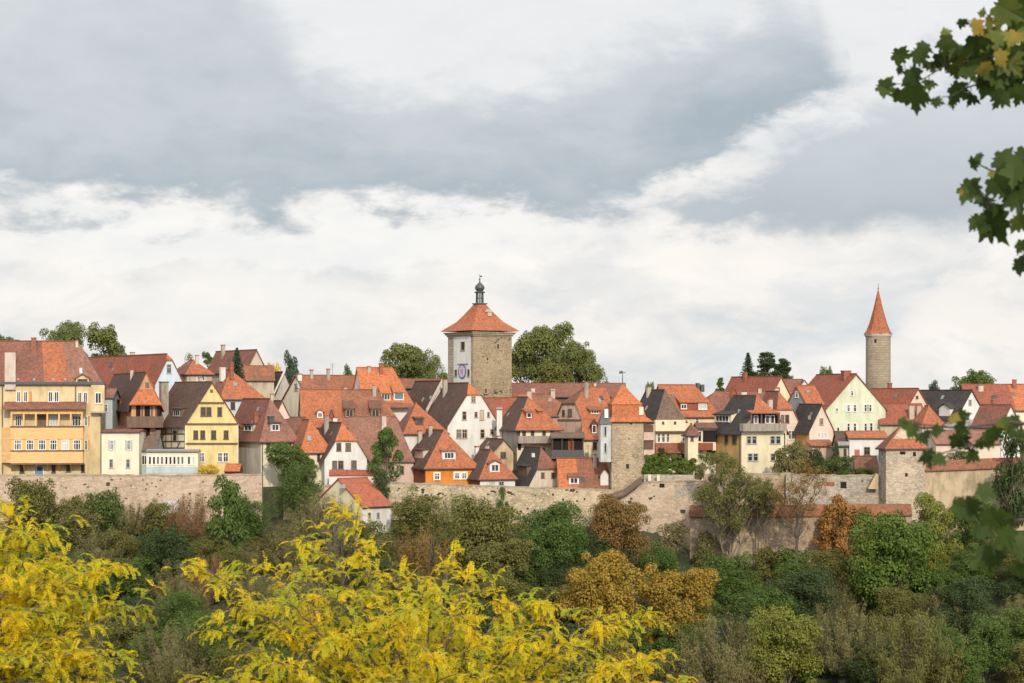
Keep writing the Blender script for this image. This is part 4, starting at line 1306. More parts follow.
# windows, clock
h.win('V', 461, 341.5, 465.2, 350.5, d=0.06, fr='t', nx=1, ny=1, glass=GLASS)
h.win('V', 454.6, 369.4, 457.4, 376.4, d=0.06, fr='t', nx=1, ny=1, glass=GLASS)
h.win('V', 467.4, 369, 470.0, 376.4, d=0.06, fr='t', nx=1, ny=1, glass=GLASS)
h.win('U', 496.2, 343.5, 499.4, 349.5, fr='t', nx=1, ny=1, glass=GLASS)
h.win('U', 484.4, 388, 487, 393.6, fr='t', nx=1, ny=1, glass=GLASS)
CB = plain('clock_blue', (0.06, 0.08, 0.26, 1), 0.5)
CP = plain('clock_face_pink', (0.46, 0.32, 0.42, 1), 0.6)
CL = plain('clock_lilac', (0.60, 0.54, 0.64, 1), 0.6)
CG = plain('clock_gold', (0.60, 0.38, 0.10, 1), 0.4, 0.5)
s0, z0 = h.fp('V', 462.6, 371.6)
rr = 1.12
def disc(bm, r_, d0, d1, mi, seg=32, r_in=0.0):
    vo = [[(-d, s0 + r_ * math.cos(2 * math.pi * k / seg), z0 + r_ * math.sin(2 * math.pi * k / seg)) for k in range(seg)] for d in (d0, d1)]
    if r_in <= 0:
        v0 = [bm.verts.new(p) for p in vo[0]]
        v1 = [bm.verts.new(p) for p in vo[1]]
        for k in range(seg):
            bm.faces.new((v0[k], v0[(k + 1) % seg], v1[(k + 1) % seg], v1[k])).material_index = mi
        bm.faces.new(v1).material_index = mi
        bm.faces.new(v0[::-1]).material_index = mi
bm = bmesh.new()
disc(bm, rr, 0.06, 0.12, 0)
disc(bm, rr * 0.82, 0.12, 0.14, 1)
disc(bm, rr * 0.38, 0.14, 0.16, 2)
ck = obj('clock', bm, [CB, CL, CP], h.root)
bm = bmesh.new()
for k in range(12):
    an = k * math.pi / 6
    y_, z_ = s0 + rr * 0.68 * math.cos(an), z0 + rr * 0.68 * math.sin(an)
    add_box(bm, -0.155, -0.14, y_ - 0.05, y_ + 0.05, z_ - 0.05, z_ + 0.05)
obj('hour_mark', bm, CB, ck)
bm = bmesh.new()
for an, l_ in ((2.0, 0.75), (0.7, 0.5)):
    add_tube(bm, [(-0.19, s0, z0), (-0.19, s0 + rr * l_ * math.cos(an), z0 + rr * l_ * math.sin(an))], [0.035, 0.025], 5)
obj('clock_hands', bm, CG, ck)
h.px_box('canopy', LEAD, 'V', [(457.6, 363.6, 467.6, 364.4)], 0.06, 0.16, ck)

# ---- round tower with pointed roof
Y = 330
r_ = 12.3 * Y / F
c0 = P(878.2, 410, Y + r_)
root = empty('round_tower', c0)
tag(root, 'tall round stone tower with pointed red cone roof', 'tower')
def zr_(y):
    return (HY - y) * (Y + r_) / F - c0.z
bm = bmesh.new()
add_lathe(bm, [(0, -4), (r_ * 1.02, -4), (r_, zr_(345)), (r_, zr_(337.5)), (0, zr_(337.5))], 0, 0, 40)
obj('wall', bm, ASHR, root)
bm = bmesh.new()
add_lathe(bm, [(0, zr_(337.5)), (r_ * 1.0, zr_(337.5)), (r_ * 1.1, zr_(336)), (r_ * 1.14, zr_(334)), (0, zr_(334))], 0, 0, 40)
obj('cornice', bm, CHW, root)
bm = bmesh.new()
add_lathe(bm, [(0, zr_(334.2)), (r_ * 1.2, zr_(334.2)), (r_ * 0.97, zr_(330.5)), (r_ * 0.72, zr_(323)), (r_ * 0.38, zr_(308)), (r_ * 0.03, zr_(289.5)), (0, zr_(289.4))], 0, 0, 8)
rf = obj('roof', bm, T_OR, root)
bm = bmesh.new()
add_tube(bm, [(0, 0, zr_(290.5)), (0, 0, zr_(283.5))], [0.06, 0.04], 6)
add_lathe(bm, [(0, zr_(289.2)), (0.16, zr_(288.4)), (0, zr_(287.6))], 0, 0, 10)
obj('finial', bm, METAL, rf)
bm = bmesh.new()
an = math.radians(247)
q = Vector((r_ * math.cos(an), r_ * math.sin(an), 0))
add_box(bm, q.x - 0.16, q.x + 0.16, q.y - 0.06, q.y + 0.35, zr_(343), zr_(339.5))
obj('window', bm, DARK, root)

# ---- square stone tower in the wall
h = House('wall_tower', 'square stone wall tower with two-tier orange roof and weathervane', 611.5, 643.5, 257.2, 5, 500, 421.5, 421, L=4.6, wall=ST_TOWER, noroof=True, cat='tower', deep=3)
cy = h.L / 2
def zt2(y, d=None):
    yy = h.C.y + (cy if d is None else d)
    return (HY - y) * yy / F - h.C.z
k = h.C.y / F
bm = bmesh.new()
def ring(x0, x1, y0, y1, z):
    return [bm.verts.new(p) for p in ((x0, y0, z), (x1, y0, z), (x1, y1, z), (x0, y1, z))]
Wd, Ld = h.W, h.L
z_e, z_m, z_a = h.fp('U', 620, 421.8, 0.5)[1], h.fp('U', 620, 404.6)[1] , zt2(384.5)
m_in = 0.22
rs = [ring(-0.35, Wd + 1.25, -0.5, Ld + 0.5, z_e), ring(0.0, Wd + 0.35, -0.05, Ld + 0.05, z_e + 0.65), ring(0.12, Wd - 0.18, m_in, Ld - m_in, z_m), ring(-0.02, Wd - 0.04, m_in - 0.14, Ld - m_in + 0.14, z_m + 0.02)]
ap = [bm.verts.new((Wd * 0.40, cy - 0.1, z_a)), bm.verts.new((Wd * 0.40 + 0.25, cy - 0.1, z_a)), bm.verts.new((Wd * 0.40 + 0.25, cy + 0.1, z_a)), bm.verts.new((Wd * 0.40, cy + 0.1, z_a))]
mid = ring(Wd * 0.17, Wd * 0.75, cy - (cy - m_in) * 0.56, cy + (cy - m_in) * 0.56, z_m + (z_a - z_m) * 0.42)
rs += [mid, ap]
for a, b in zip(rs, rs[1:]):
    for i in range(4):
        bm.faces.new((a[i], a[(i + 1) % 4], b[(i + 1) % 4], b[i]))
bm.faces.new(rs[0][::-1])
bm.faces.new(ap)
roof = obj('roof', bm, T_BR, h.root)
bm = bmesh.new()
a, b, z0, z1 = h.rect('U', 639, 407, 643.4, 415, 0.0)
add_box(bm, a, b, -0.1, 0.9, z0, z1)
obj('dormer', bm, PALE, roof)
bm = bmesh.new()
vx = Wd * 0.40 + 0.1
add_tube(bm, [(vx, cy, zt2(386)), (vx, cy, zt2(370.5))], [0.07, 0.035], 6)
add_box(bm, vx - 0.45, vx + 0.4, cy - 0.015, cy + 0.015, zt2(373), zt2(372.2))
add_hull(bm, [(vx - 0.5, cy - 0.02, zt2(373.3)), (vx - 0.5, cy + 0.02, zt2(371.9)), (vx - 0.15, cy, zt2(370.5)), (vx + 0.1, cy, zt2(372.5)), (vx - 0.2, cy + 0.02, zt2(373.8)), (vx - 0.5, cy + 0.02, zt2(373.3))])
obj('weathervane', bm, METAL, roof)
h.win('U', 625.2, 463.2, 629.8, 469.3, fr='t', nx=1, ny=1, glass=GLASS)
# slate turret on its left
h.px_box('stair_turret', plaster('pale_slate_turret', (0.53, 0.55, 0.55, 1), 0.35), 'U', [(600.6, 424, 611, 462)], -1.5, 0.35)
for q in ((604.2, 426.5, 606.6, 436), (604.2, 443, 606.6, 452.5)):
    h.win('U', *q, d=0.35, fr='g', nx=1, ny=1)
a, b, z0, z1 = h.rect('U', 600.3, 407, 611.5, 424, 0.3)
bm = bmesh.new()
add_hull(bm, [(a - 0.15, -0.55, z0), (b, -0.55, z0), (a - 0.15, 1.5, z0), (b, 1.5, z0), (a + 0.25, -0.1, z0 + 0.5), (b, -0.1, z0 + 0.5), ((a + b) / 2 - 0.1, 0.5, z1), ((a + b) / 2 + 0.4, 0.6, z1)])
obj('turret_cap', bm, METAL, h.root)
h.px_box('turret_window', FW, 'U', [(604.6, 409, 608.2, 418)], 0.1, 0.42)
# balcony annex on its right
h.px_box('balcony_annex', PINKISH, 'U', [(643.7, 424.5, 654.6, 455)], -2.5, -0.4)
ABR = plain('annex_brown', (0.13, 0.07, 0.055, 1), 0.8)
for q in ((643.9, 425, 653.2, 432), (643.9, 440.5, 653.2, 449.6)):
    h.px_box('opening', ABR, 'U', [q], -0.4, -0.3)
for q in ((643.8, 432.2, 654.4, 440.2), (643.8, 449.8, 654.4, 455)):
    h.px_box('railing', PINKISH, 'U', [q], -0.4, -0.1)

# ---- squat tower at the right
h = House('wall_tower', 'squat pale stone wall tower with low tiled pyramid roof', 886, 925.5, 254, 14, 506, 447.5, 425.5, xl=878.6, hip=(1, 1), hd=(1.6, 1.6), wall=ST_SQUAT, wallv=ST_GREY, roof=T_OR, roofs=[T_BN, T_OR, T_OR, T_OR], cat='tower', ov=0.3, deep=4)  # left face in grey stone: its shade is put into the colour
h.px_box('opening', DARK, 'U', [(913, 452, 916, 456.2), (905.2, 473.2, 907.6, 476.6)], -0.02, 0.02)
h.px_box('putlog_hole', DARK, 'U', [(900, 451.5, 905.5, 454.5)], -0.02, 0.02)


# ================================================================== WALLS
def wall(name, label, pts, ybot, thick, mat_, cap=None, coping=None, cat='wall', ybend=0.0, hollow=None):
    """pts: (px, y_top, Y) along the top; stands on the slope below"""
    p0 = pts[0]
    base = P(p0[0], p0[1], p0[2])
    root = empty(name, base)
    tag(root, label, cat)
    bm = bmesh.new()
    prev = None
    cop = bmesh.new()
    for px, yt, Y in pts:
        p = P(px, yt, Y) - base
        zb = P(px, ybot, Y).z - base.z
        cur = [bm.verts.new((p.x, p.y, zb)), bm.verts.new((p.x, p.y, p.z)), bm.verts.new((p.x, p.y + thick, p.z)), bm.verts.new((p.x, p.y + thick, zb))]
        if prev:
            for i in range(4):
                bm.faces.new((prev[i], prev[(i + 1) % 4], cur[(i + 1) % 4], cur[i]))
        else:
            bm.faces.new(cur)
        prev = cur
    bm.faces.new(prev[::-1])
    obj('masonry', bm, mat_, root)
    if coping:
        ch, cm, ov_ = coping
        prev = None
        bm = bmesh.new()
        for px, yt, Y in pts:
            p = P(px, yt, Y) - base
            cur = [bm.verts.new((p.x, p.y - ov_, p.z - 0.05)), bm.verts.new((p.x, p.y - ov_, p.z + 0.08)), bm.verts.new((p.x, p.y + thick * 0.6, p.z + ch)), bm.verts.new((p.x, p.y + thick + ov_, p.z + 0.1)), bm.verts.new((p.x, p.y + thick + ov_, p.z - 0.05))]
            if prev:
                for i in range(5):
                    bm.faces.new((prev[i], prev[(i + 1) % 5], cur[(i + 1) % 5], cur[i]))
            else:
                bm.faces.new(cur)
            prev = cur
        bm.faces.new(prev[::-1])
        obj('coping', bm, cm, root)
    return root, base


def rough_top(x0, x1, y0, y1, Y0, Y1, n, amp, seed):
    rnd = random.Random(seed)
    out = []
    for i in range(n + 1):
        t = i / n
        out.append((x0 + (x1 - x0) * t, y0 + (y1 - y0) * t + rnd.uniform(-amp, amp), Y0 + (Y1 - Y0) * t))
    return out


CAPST = plaster('weathered_wall_cap', (0.42, 0.35, 0.27, 1), 0.5)
wall('town_wall', 'long pinkish stone town wall below the yellow houses', rough_top(-120, 262, 476.2, 475.0, 256.6, 256.6, 60, 0.55, 1), 560, 1.2, ST_LEFT, coping=(0.10, CAPST, 0.05))
wall('town_wall', 'beige stone town wall below the orange house and white cottage', rough_top(262, 390, 487, 485, 257, 257, 18, 0.4, 2)[-16:] + rough_top(391, 614, 483, 490.3, 257, 255.6, 30, 0.6, 3), 560, 1.1, ST_MID, coping=(0.09, CAPST, 0.04))
wall('town_wall', 'pale bare wall sloping up right of the square tower', [(606, 506, 254.6), (613, 503, 254.6), (625, 498, 254.6), (634, 491, 254.6), (642, 484, 254.6), (650, 482, 254.6), (700, 481.2, 254.6), (706, 481.5, 254.6)], 560, 1.2, ST_LEFT, coping=(0.12, CAPST, 0.06))
wall('garden_wall', 'low weathered garden wall behind the airy grey tree', rough_top(704, 792, 474.5, 473.5, 256.5, 257, 12, 0.5, 5), 540, 0.8, ST_LOW, coping=(0.12, CAPST, 0.05))
wall('garden_wall', 'grey mossy stone wall with niches left of squat tower', rough_top(786, 882, 475, 475.5, 256.2, 256.2, 20, 0.7, 6), 540, 0.9, ST_GREY, coping=(0.10, CAPST, 0.04))
wall('outer_wall', 'lower outer wall with long red tiled coping', [(690, 517, 250.5), (740, 516.8, 250.5), (800, 516.2, 250.5), (850, 515.8, 250.5), (912, 515.4, 250.5)], 580, 0.9, ST_LOW, coping=(1.45, T_MO, 0.25))
wall('town_wall', 'tan rendered wall with tiled coping right of squat tower', [(925, 471, 255.4), (965, 469.6, 255.2), (1004, 467.8, 255), (1060, 466, 255)], 545, 1.0, ST_TAN, coping=(1.3, T_MO, 0.3))
wall('garden_wall', 'short white wall with red tiled coping above the pavilion', [(329, 475.5, 258.3), (374, 475.5, 258.3)], 490, 0.6, WHITE, coping=(0.75, T_RD, 0.15))
root, base = wall('garden_wall', 'low dark wall strip below the pruned hedge', [(644, 474.5, 256), (694, 475, 256)], 490, 0.5, ST_GREY)
# stone patches / openings on walls
def hole(px, py, w, hh, Y, par, base, m=DARK, name='opening', d=0.03):
    a = P(px - w / 2, py + hh / 2, Y) - base
    b = P(px + w / 2, py - hh / 2, Y) - base
    bm = bmesh.new()
    add_box(bm, a.x, b.x, a.y - d, a.y + 0.2, a.z, b.z)
    obj(name, bm, m, par)
wl = [o for o in bpy.data.objects if o.name.startswith(('town_wall', 'garden_wall')) and o.parent is None]
def byl(txt):
    for o in wl:
        if txt in o['label']:
            return o, o.location
o, b_ = byl('beige stone town wall')
for px, py, Yh in ((407, 492.5, 256.95), (553, 494.5, 255.95), (563, 499.5, 255.9), (577, 501, 255.85), (584.5, 499, 255.8)):
    hole(px, py, 1.6, 2.0, Yh, o, b_)
o, b_ = byl('sloping up right')
hole(662, 485.5, 5, 4, 254.6, o, b_)
hole(684, 491, 19, 12, 254.6, o, b_, ST_GREY, 'dark_patch', 0.02)
bm = bmesh.new()
v = []
for px_, py_ in ((606, 500.5), (622, 494), (641, 482)):
    pass
for (xa, ya_, xb, yb_) in ((607, 501, 624, 496), (624, 496, 642, 483)):
    a, b = P(xa, ya_, 254.4) - b_, P(xb, yb_, 254.4) - b_
    add_hull(bm, [a, b, a + Vector((0, 0, .25)), b + Vector((0, 0, .25)), a + Vector((0, 1.3, .5)), b + Vector((0, 1.3, .5)), a + Vector((0, 1.3, .8)), b + Vector((0, 1.3, .8))])
obj('coping_tiles', bm, T_GB, o)
o, b_ = byl('grey mossy')
hole(843.5, 485, 6, 6.5, 256.2, o, b_)
hole(829, 484, 11, 4.5, 256.2, o, b_, BRICK, 'brick_niche', 0.02)
o, b_ = byl('pinkish stone')
for px, py in ((143, 480), (147, 484), (152, 483), (156, 486.5), (146, 489), (182, 476), (66, 488), (121, 479), (131, 486), (203, 482), (214, 487), (245, 491), (240, 495)):
    hole(px, py, 1.1, 1.5, 256.6, o, b_)
# pale stair block against the left wall
bm = bmesh.new()
b0 = P(163, 512, 255.4)
for k in range(4):
    add_box(bm, 0, 2.1 - 0.2 * (k % 2), -0.2 * (3 - k), 1.0, k * 0.55 - 0.5, k * 0.55 + 0.05)
o = obj('buttress', bm, stone('pale_buttress_stone', (0.55, 0.50, 0.44, 1), (0.42, 0.38, 0.33, 1), (0.28, 0.24, 0.2, 1), 1.6))
o.location = b0
tag(o, 'pale stepped stone buttress against the left town wall', 'buttress')
# outside stair by squat tower
bm = bmesh.new()
b0 = P(868.5, 489, 255.2)
for k in range(7):
    add_box(bm, k * 0.15, 1.2, 0, 0.8, k * 0.28, k * 0.28 + 0.27)
o = obj('stone_stair', bm, SAND)
o.location = b0
tag(o, 'short pale stair rising beside the squat tower', 'stair')
# gate posts on the low wall under the hedge
for px in (649.5, 658.3):
    bm = bmesh.new()
    w_ = 0.18
    add_box(bm, -w_, w_, -w_, w_, 0, 0.72)
    add_box(bm, -w_ - 0.04, w_ + 0.04, -w_ - 0.04, w_ + 0.04, 0.72, 0.8)
    o = obj('gate_post', bm, PALE)
    o.location = P(px, 480.8, 255)
    tag(o, 'short pale gate post on top of the bare wall', 'post', 'pair of gate posts on the bare wall')

# ================================================================== GROUND
bm = bmesh.new()
ys = [-60, -20, -8, 0, 3, 5, 8, 12, 16, 22, 30, 40, 55, 72, 90, 110, 130, 150] + [165 + 3 * i for i in range(31)] + [257.4, 259, 262, 266, 272, 278, 285, 297, 310, 328, 345, 400, 500, 700, 1000, 2000, 4000, 9000]
ys = sorted(set(ys))
nx = 110
grid = []
for Yv in ys:
    half = max(120, Yv * 0.5 + 60) if Yv < 600 else Yv * 1.2
    row = []
    for i in range(nx + 1):
        X = -half + 2 * half * i / nx
        row.append(bm.verts.new((X, Yv, zgn(X, Yv))))
    grid.append(row)
for a, b in zip(grid, grid[1:]):
    for i in range(nx):
        f = bm.faces.new((a[i], a[i + 1], b[i + 1], b[i]))
        f.smooth = True
m, nt, b, out = new_mat('valley_grass')
co = objco(nt)
n1 = noise_n(nt, co, 0.12, 6, 0.65)
n2 = noise_n(nt, co, 2.5, 4, 0.6)
col = ramp(nt, n1, [(0.35, (0.030, 0.045, 0.018)), (0.5, (0.050, 0.060, 0.024)), (0.62, (0.07, 0.062, 0.034)), (0.7, (0.045, 0.055, 0.023))])
col = mixc(nt, 1.0, col, ramp(nt, n2, [(0.3, (0.7, 0.7, 0.7)), (0.7, (1.25, 1.25, 1.25))]), 'MULTIPLY')
nt.links.new(col, b.inputs['Base Color'])
b.inputs['Roughness'].default_value = 0.95
bp = nd(nt, 'ShaderNodeBump')
bp.inputs['Distance'].default_value = 0.3
nt.links.new(n2, bp.inputs['Height'])
nt.links.new(bp.outputs[0], b.inputs['Normal'])
gr = obj('ground', bm, m)
gr['kind'] = 'structure'
# ================================================================== FOLIAGE MESHES
rnd = random.Random(11)


def rvec(r=rnd):
    while True:
        v = Vector((r.uniform(-1, 1), r.uniform(-1, 1), r.uniform(-1, 1)))
        if 0.05 < v.length < 1:
            return v.normalized()


def leaf_mesh(name, leaves):
    """leaves: (centre, normal, long axis, length, width)"""
    vs, fs = [], []
    for c, n, t, l, w in leaves:
        b = n.cross(t)
        if b.length < 1e-4:
            continue
        b.normalize()
        t = b.cross(n).normalized()
        i = len(vs)
        vs += [c - t * l / 2, c + b * w / 2 + n * w * 0.12, c + t * l / 2, c - b * w / 2 + n * w * 0.12]
        fs += [(i, i + 1, i + 2, i + 3)]
    me = bpy.data.meshes.new(name)
    me.from_pydata([tuple(v) for v in vs], [], fs)
    me.materials.append(None)
    return me


def blobs_round(r, n, zc=0.56, rx=0.34, rz=0.34, rb=(0.09, 0.17)):
    bl = []
    while len(bl) < n:
        d = rvec(r)
        k = r.uniform(0.55, 1.0)
        c = Vector((d.x * rx * k, d.y * rx * k, zc + d.z * rz * k))
        bl.append((c, r.uniform(*rb)))
    return bl


def blobs_lobed(r, n, zc, rx, rz, zmin=0.0, nl=None):
    lobes = [(Vector((r.uniform(-.05, .05), r.uniform(-.05, .05), zc + rz * r.uniform(0.3, 0.5))), rx * r.uniform(0.5, 0.62))]
    nl = nl or r.randint(8, 10)
    a0 = r.uniform(0, 6.28)
    for i in range(nl):
        a = a0 + i * 6.283 / nl + r.uniform(-0.45, 0.45)
        q = rx * r.uniform(0.36, 0.66)
        lobes.append((Vector((math.cos(a) * q, math.sin(a) * q, max(zmin, zc + rz * r.uniform(-0.6, 0.5)))), rx * r.uniform(0.38, 0.58)))
    bl = []
    for i in range(n):
        c, lr = r.choice(lobes)
        d = rvec(r)
        if d.z < 0 and r.random() < 0.5:
            d.z = -d.z
        k = r.uniform(0.55, 1.05)
        p = c + Vector((d.x, d.y, d.z * rz / rx)) * lr * k
        if p.z > zmin:
            bl.append((p, r.uniform(0.045, 0.105)))
    for c, lr in lobes:
        bl.append((c, lr * 0.8))
    return bl


def leaves_on(r, bl, n, ls, zmin=0.02, up=0.3, fill=0.25):
    out = []
    wts = [b[1] ** 2 for b in bl]
    picks = r.choices(range(len(bl)), wts, k=n)
    for i in picks:
        c, rb = bl[i]
        d = rvec(r)
        if d.z < -0.3 and r.random() < 0.6:
            d.z = -d.z
        k = r.random() ** fill
        p = c + Vector((d.x, d.y, d.z * 0.85)) * rb * k
        if p.z < zmin:
            continue
        nrm = (d * 0.9 + rvec(r) * 0.62 + Vector((0, 0, up))).normalized()
        s = ls * r.uniform(0.6, 1.35)
        out.append((p, nrm, rvec(r), s, s * r.uniform(0.5, 0.75)))
    return out


def crown_mesh(kind, seed, big):
    r = random.Random(seed)
    n = 22000 if big else 6500
    ls = 0.024 if big else 0.044
    if kind == 'round':
        bl = blobs_lobed(r, 80 if big else 44, 0.55, 0.40, 0.34, 0.12)
        lv = leaves_on(r, bl, n, ls)
    elif kind == 'tall':
        bl = []
        for i in range(44):
            z = r.uniform(0.14, 0.95)
            w = 0.36 * (1 - abs(z - 0.42) ** 1.6 * 2.0)
            a = r.uniform(0, 6.28)
            k = r.uniform(0.5, 1)
            bl.append((Vector((math.cos(a) * w * k, math.sin(a) * w * k, z)), r.uniform(0.07, 0.14)))
        lv = leaves_on(r, bl, n, ls)
    elif kind == 'bush':
        bl = blobs_lobed(r, 80 if big else 44, 0.34, 0.42, 0.36, 0.06)
        bl += [(Vector((b[0].x, b[0].y, b[0].z * 0.4)), b[1]) for b in bl[:24]]
        lv = leaves_on(r, bl, n, ls)
    elif kind == 'airy':
        bl = [b for b in blobs_lobed(r, 120, 0.60, 0.44, 0.38, 0.2, 8) if b[1] < 0.12]
        lv = leaves_on(r, bl, int(n * (1.5 if seed % 2 else 0.36)), ls * 0.66, fill=0.7)
    elif kind == 'twiggy':
        bl = []
        for i in range(46):
            d = rvec(r)
            k = r.uniform(0.6, 1)
            bl.append((Vector((d.x * 0.40 * k, d.y * 0.40 * k, 0.14 + abs(d.z) * 0.72 * k)), r.uniform(0.07, 0.14)))
        lv = leaves_on(r, bl, int(n * 0.55), ls * 0.72, fill=0.5)
    elif kind == 'feather':
        lv = []
        bl = []
        for q in range(90 if big else 60):
            a = r.uniform(0, 6.28)
            ph = math.acos(r.uniform(0.0, 1.0))
            e = Vector((math.sin(ph) * math.cos(a) * 0.5, math.sin(ph) * math.sin(a) * 0.5, 0.22 + 0.74 * math.cos(ph) ** 0.8)) * r.uniform(0.82, 1.05)
            s0_ = Vector((e.x * 0.25, e.y * 0.25, 0.02))
            m1 = s0_.lerp(e, 0.55) + Vector((e.x * 0.16, e.y * 0.16, -0.02))
            for k in range(int(n * 1.1 / (90 if big else 60))):
                t = r.uniform(0.22, 1.04)
                p = (s0_.lerp(m1, t / 0.55) if t < 0.55 else m1.lerp(e, (t - 0.55) / 0.45)) + rvec(r) * r.uniform(0.01, 0.055)
                ax = ((e - s0_).normalized() * 0.8 + Vector((0, 0, 0.5)) + rvec(r) * 0.55).normalized()
                if p.z > 0.03:
                    s_ = ls * r.uniform(0.7, 1.5)
                    lv.append((p, (Vector((p.x, p.y, 0.25)).normalized() * 0.8 + rvec(r) * 0.6).normalized(), ax, s_ * 1.15, s_ * 0.3))
    elif kind == 'spruce':
        lv = []
        z = 0.06
        while z < 0.985:
            rad = 0.5 * (1 - z) ** 0.85 + 0.012
            nb = 15
            a0 = r.uniform(0, 6.28)
            for k in range(nb):
                a = a0 + k * 6.283 / nb + r.uniform(-0.2, 0.2)
                L = rad * r.uniform(0.7, 1.08)
                for j in range(int(18 * L / 0.5) + 5):
                    t = (j + r.random()) / (int(18 * L / 0.5) + 5)
                    p = Vector((math.cos(a) * L * t, math.sin(a) * L * t, z - 0.09 * t * L / 0.5 + 0.03 * t * t))
                    p += rvec(r) * 0.012
                    lv.append((p, (Vector((0, 0, 1)) + rvec(r) * 0.7).normalized(), Vector((math.cos(a), math.sin(a), -0.4)) + rvec(r) * 0.6, r.uniform(0.045, 0.08), r.uniform(0.02, 0.034)))
            z += 0.035
    elif kind == 'pine':
        bl = []
        for i in range(40):
            z = r.uniform(0.36, 0.97)
            w = 0.42 * (1 - (z - 0.36) / 0.66) + 0.05
            a = r.uniform(0, 6.28)
            k = r.uniform(0.35, 1)
            bl.append((Vector((math.cos(a) * w * k, math.sin(a) * w * k, z)), r.uniform(0.06, 0.11)))
        lv = []
        for c, rb in bl:
            for q in range(260):
                d = rvec(r)
                p = c + Vector((d.x * 1.5, d.y * 1.5, d.z * 0.5)) * rb * r.random() ** 0.4
                lv.append((p, (rvec(r) + Vector((0, 0, .6))).normalized(), rvec(r), r.uniform(0.03, 0.05), r.uniform(0.012, 0.02)))
    elif kind == 'column':
        bl = []
        for i in range(40):
            z = r.uniform(0.06, 0.94)
            w = 0.34 * math.sqrt(max(0.02, 1 - (abs(z - 0.4) / 0.6) ** 2.2))
            a = r.uniform(0, 6.28)
            k = r.uniform(0.4, 1)
            bl.append((Vector((math.cos(a) * w * k, math.sin(a) * w * k, z)), r.uniform(0.08, 0.15)))
        lv = leaves_on(r, bl, n, ls)
    mr = max(max(abs(c.x), abs(c.y)) for c, *_ in lv) * 2
    mz = max(c.z for c, *_ in lv)
    zlo = min(c.z for c, *_ in lv)
    lv = [(Vector((c.x / mr, c.y / mr, c.z / mz)), n_, t_, l_, w_) for c, n_, t_, l_, w_ in lv]
    me = leaf_mesh('crown', lv)
    me['lo'] = zlo / mz
    # trunk and limbs
    bm = bmesh.new()
    if kind in ('round', 'tall', 'airy', 'pine', 'spruce', 'column'):
        top = {'round': 0.7, 'tall': 0.85, 'airy': 0.6, 'pine': 0.95, 'spruce': 0.97, 'column': 0.8}[kind]
        stems = 3 if kind == 'airy' and seed % 2 else 1
        for sidx in range(stems):
            ox = (sidx - 1) * 0.05 if stems > 1 else 0
            pts = [Vector((ox + r.uniform(-0.01, 0.01) * i + ox * i * 0.5, r.uniform(-0.012, 0.012) * i, -0.03 + top * i / 6)) for i in range(7)]
            add_tube(bm, pts, [((0.012 if seed % 2 else 0.021) if kind == 'airy' else 0.026) * (1 - i / 7.2) / (1.3 if stems > 1 else 1) + 0.003 for i in range(7)], 7)
            if kind not in ('spruce',):
                use = [b for b in bl if b[1] < 0.2]
                r.shuffle(use)
                for c, rb in use[:26 if kind == 'airy' else 16]:
                    i0 = max(2 if kind == 'airy' else 1, min(5, int((c.z - 0.12) / top * 6 * 0.75)))
                    p0 = pts[i0]
                    m1 = p0.lerp(c, 0.5) + Vector((0, 0, -0.02)) + rvec(r) * 0.02
                    kk_ = 0.55 if kind == 'airy' else 1.0
                    add_tube(bm, [p0, m1, c], [0.010 * kk_, 0.006 * kk_, 0.0025], 5)
                    if kind == 'airy':
                        for q in range(3):
                            add_tube(bm, [m1.lerp(c, r.uniform(0.2, 0.9)), c + rvec(r) * rb * 1.2], [0.0032, 0.0012], 3, cap=False)
    else:
        nst = 60 if kind in ('twiggy', 'feather') else 9
        for q in range(nst):
            a = r.uniform(0, 6.28)
            ph = r.uniform(0.1, 1.25)
            e = Vector((math.cos(a) * math.cos(ph) * 0.47, math.sin(a) * math.cos(ph) * 0.47, 0.1 + math.sin(ph) * 0.82))
            e *= r.uniform(0.75, 1.05) * (1.0 if kind in ('twiggy', 'feather') else 0.72)
            m1 = Vector((e.x * 0.35, e.y * 0.35, e.z * 0.5))
            w = 0.005 if kind == 'twiggy' else (0.0035 if kind == 'feather' else 0.011)
            add_tube(bm, [Vector((e.x * 0.05, e.y * 0.05, -0.04)), m1, e], [w, w * 0.7, w * 0.25], 4, cap=False)
            if kind in ('twiggy', 'feather'):
                for j in range(4):
                    s0_ = m1.lerp(e, r.uniform(0.1, 0.95))
                    add_tube(bm, [s0_, s0_ + ((e - m1).normalized() + rvec(r) * 0.8) * r.uniform(0.05, 0.14)], [w * 0.45, w * 0.15], 3, cap=False)
    for v in bm.verts:
        v.co.x /= mr
        v.co.y /= mr
        v.co.z = v.co.z / mz * 0.99
    tm = to_mesh('trunk', bm, [None])
    return me, tm


_CR = {}


def crown(kind, big, k):
    key = (kind, big, k)
    if key not in _CR:
        _CR[key] = crown_mesh(kind, sum(map(ord, kind)) * 10 + k + (100 if big else 0), big)
    return _CR[key]


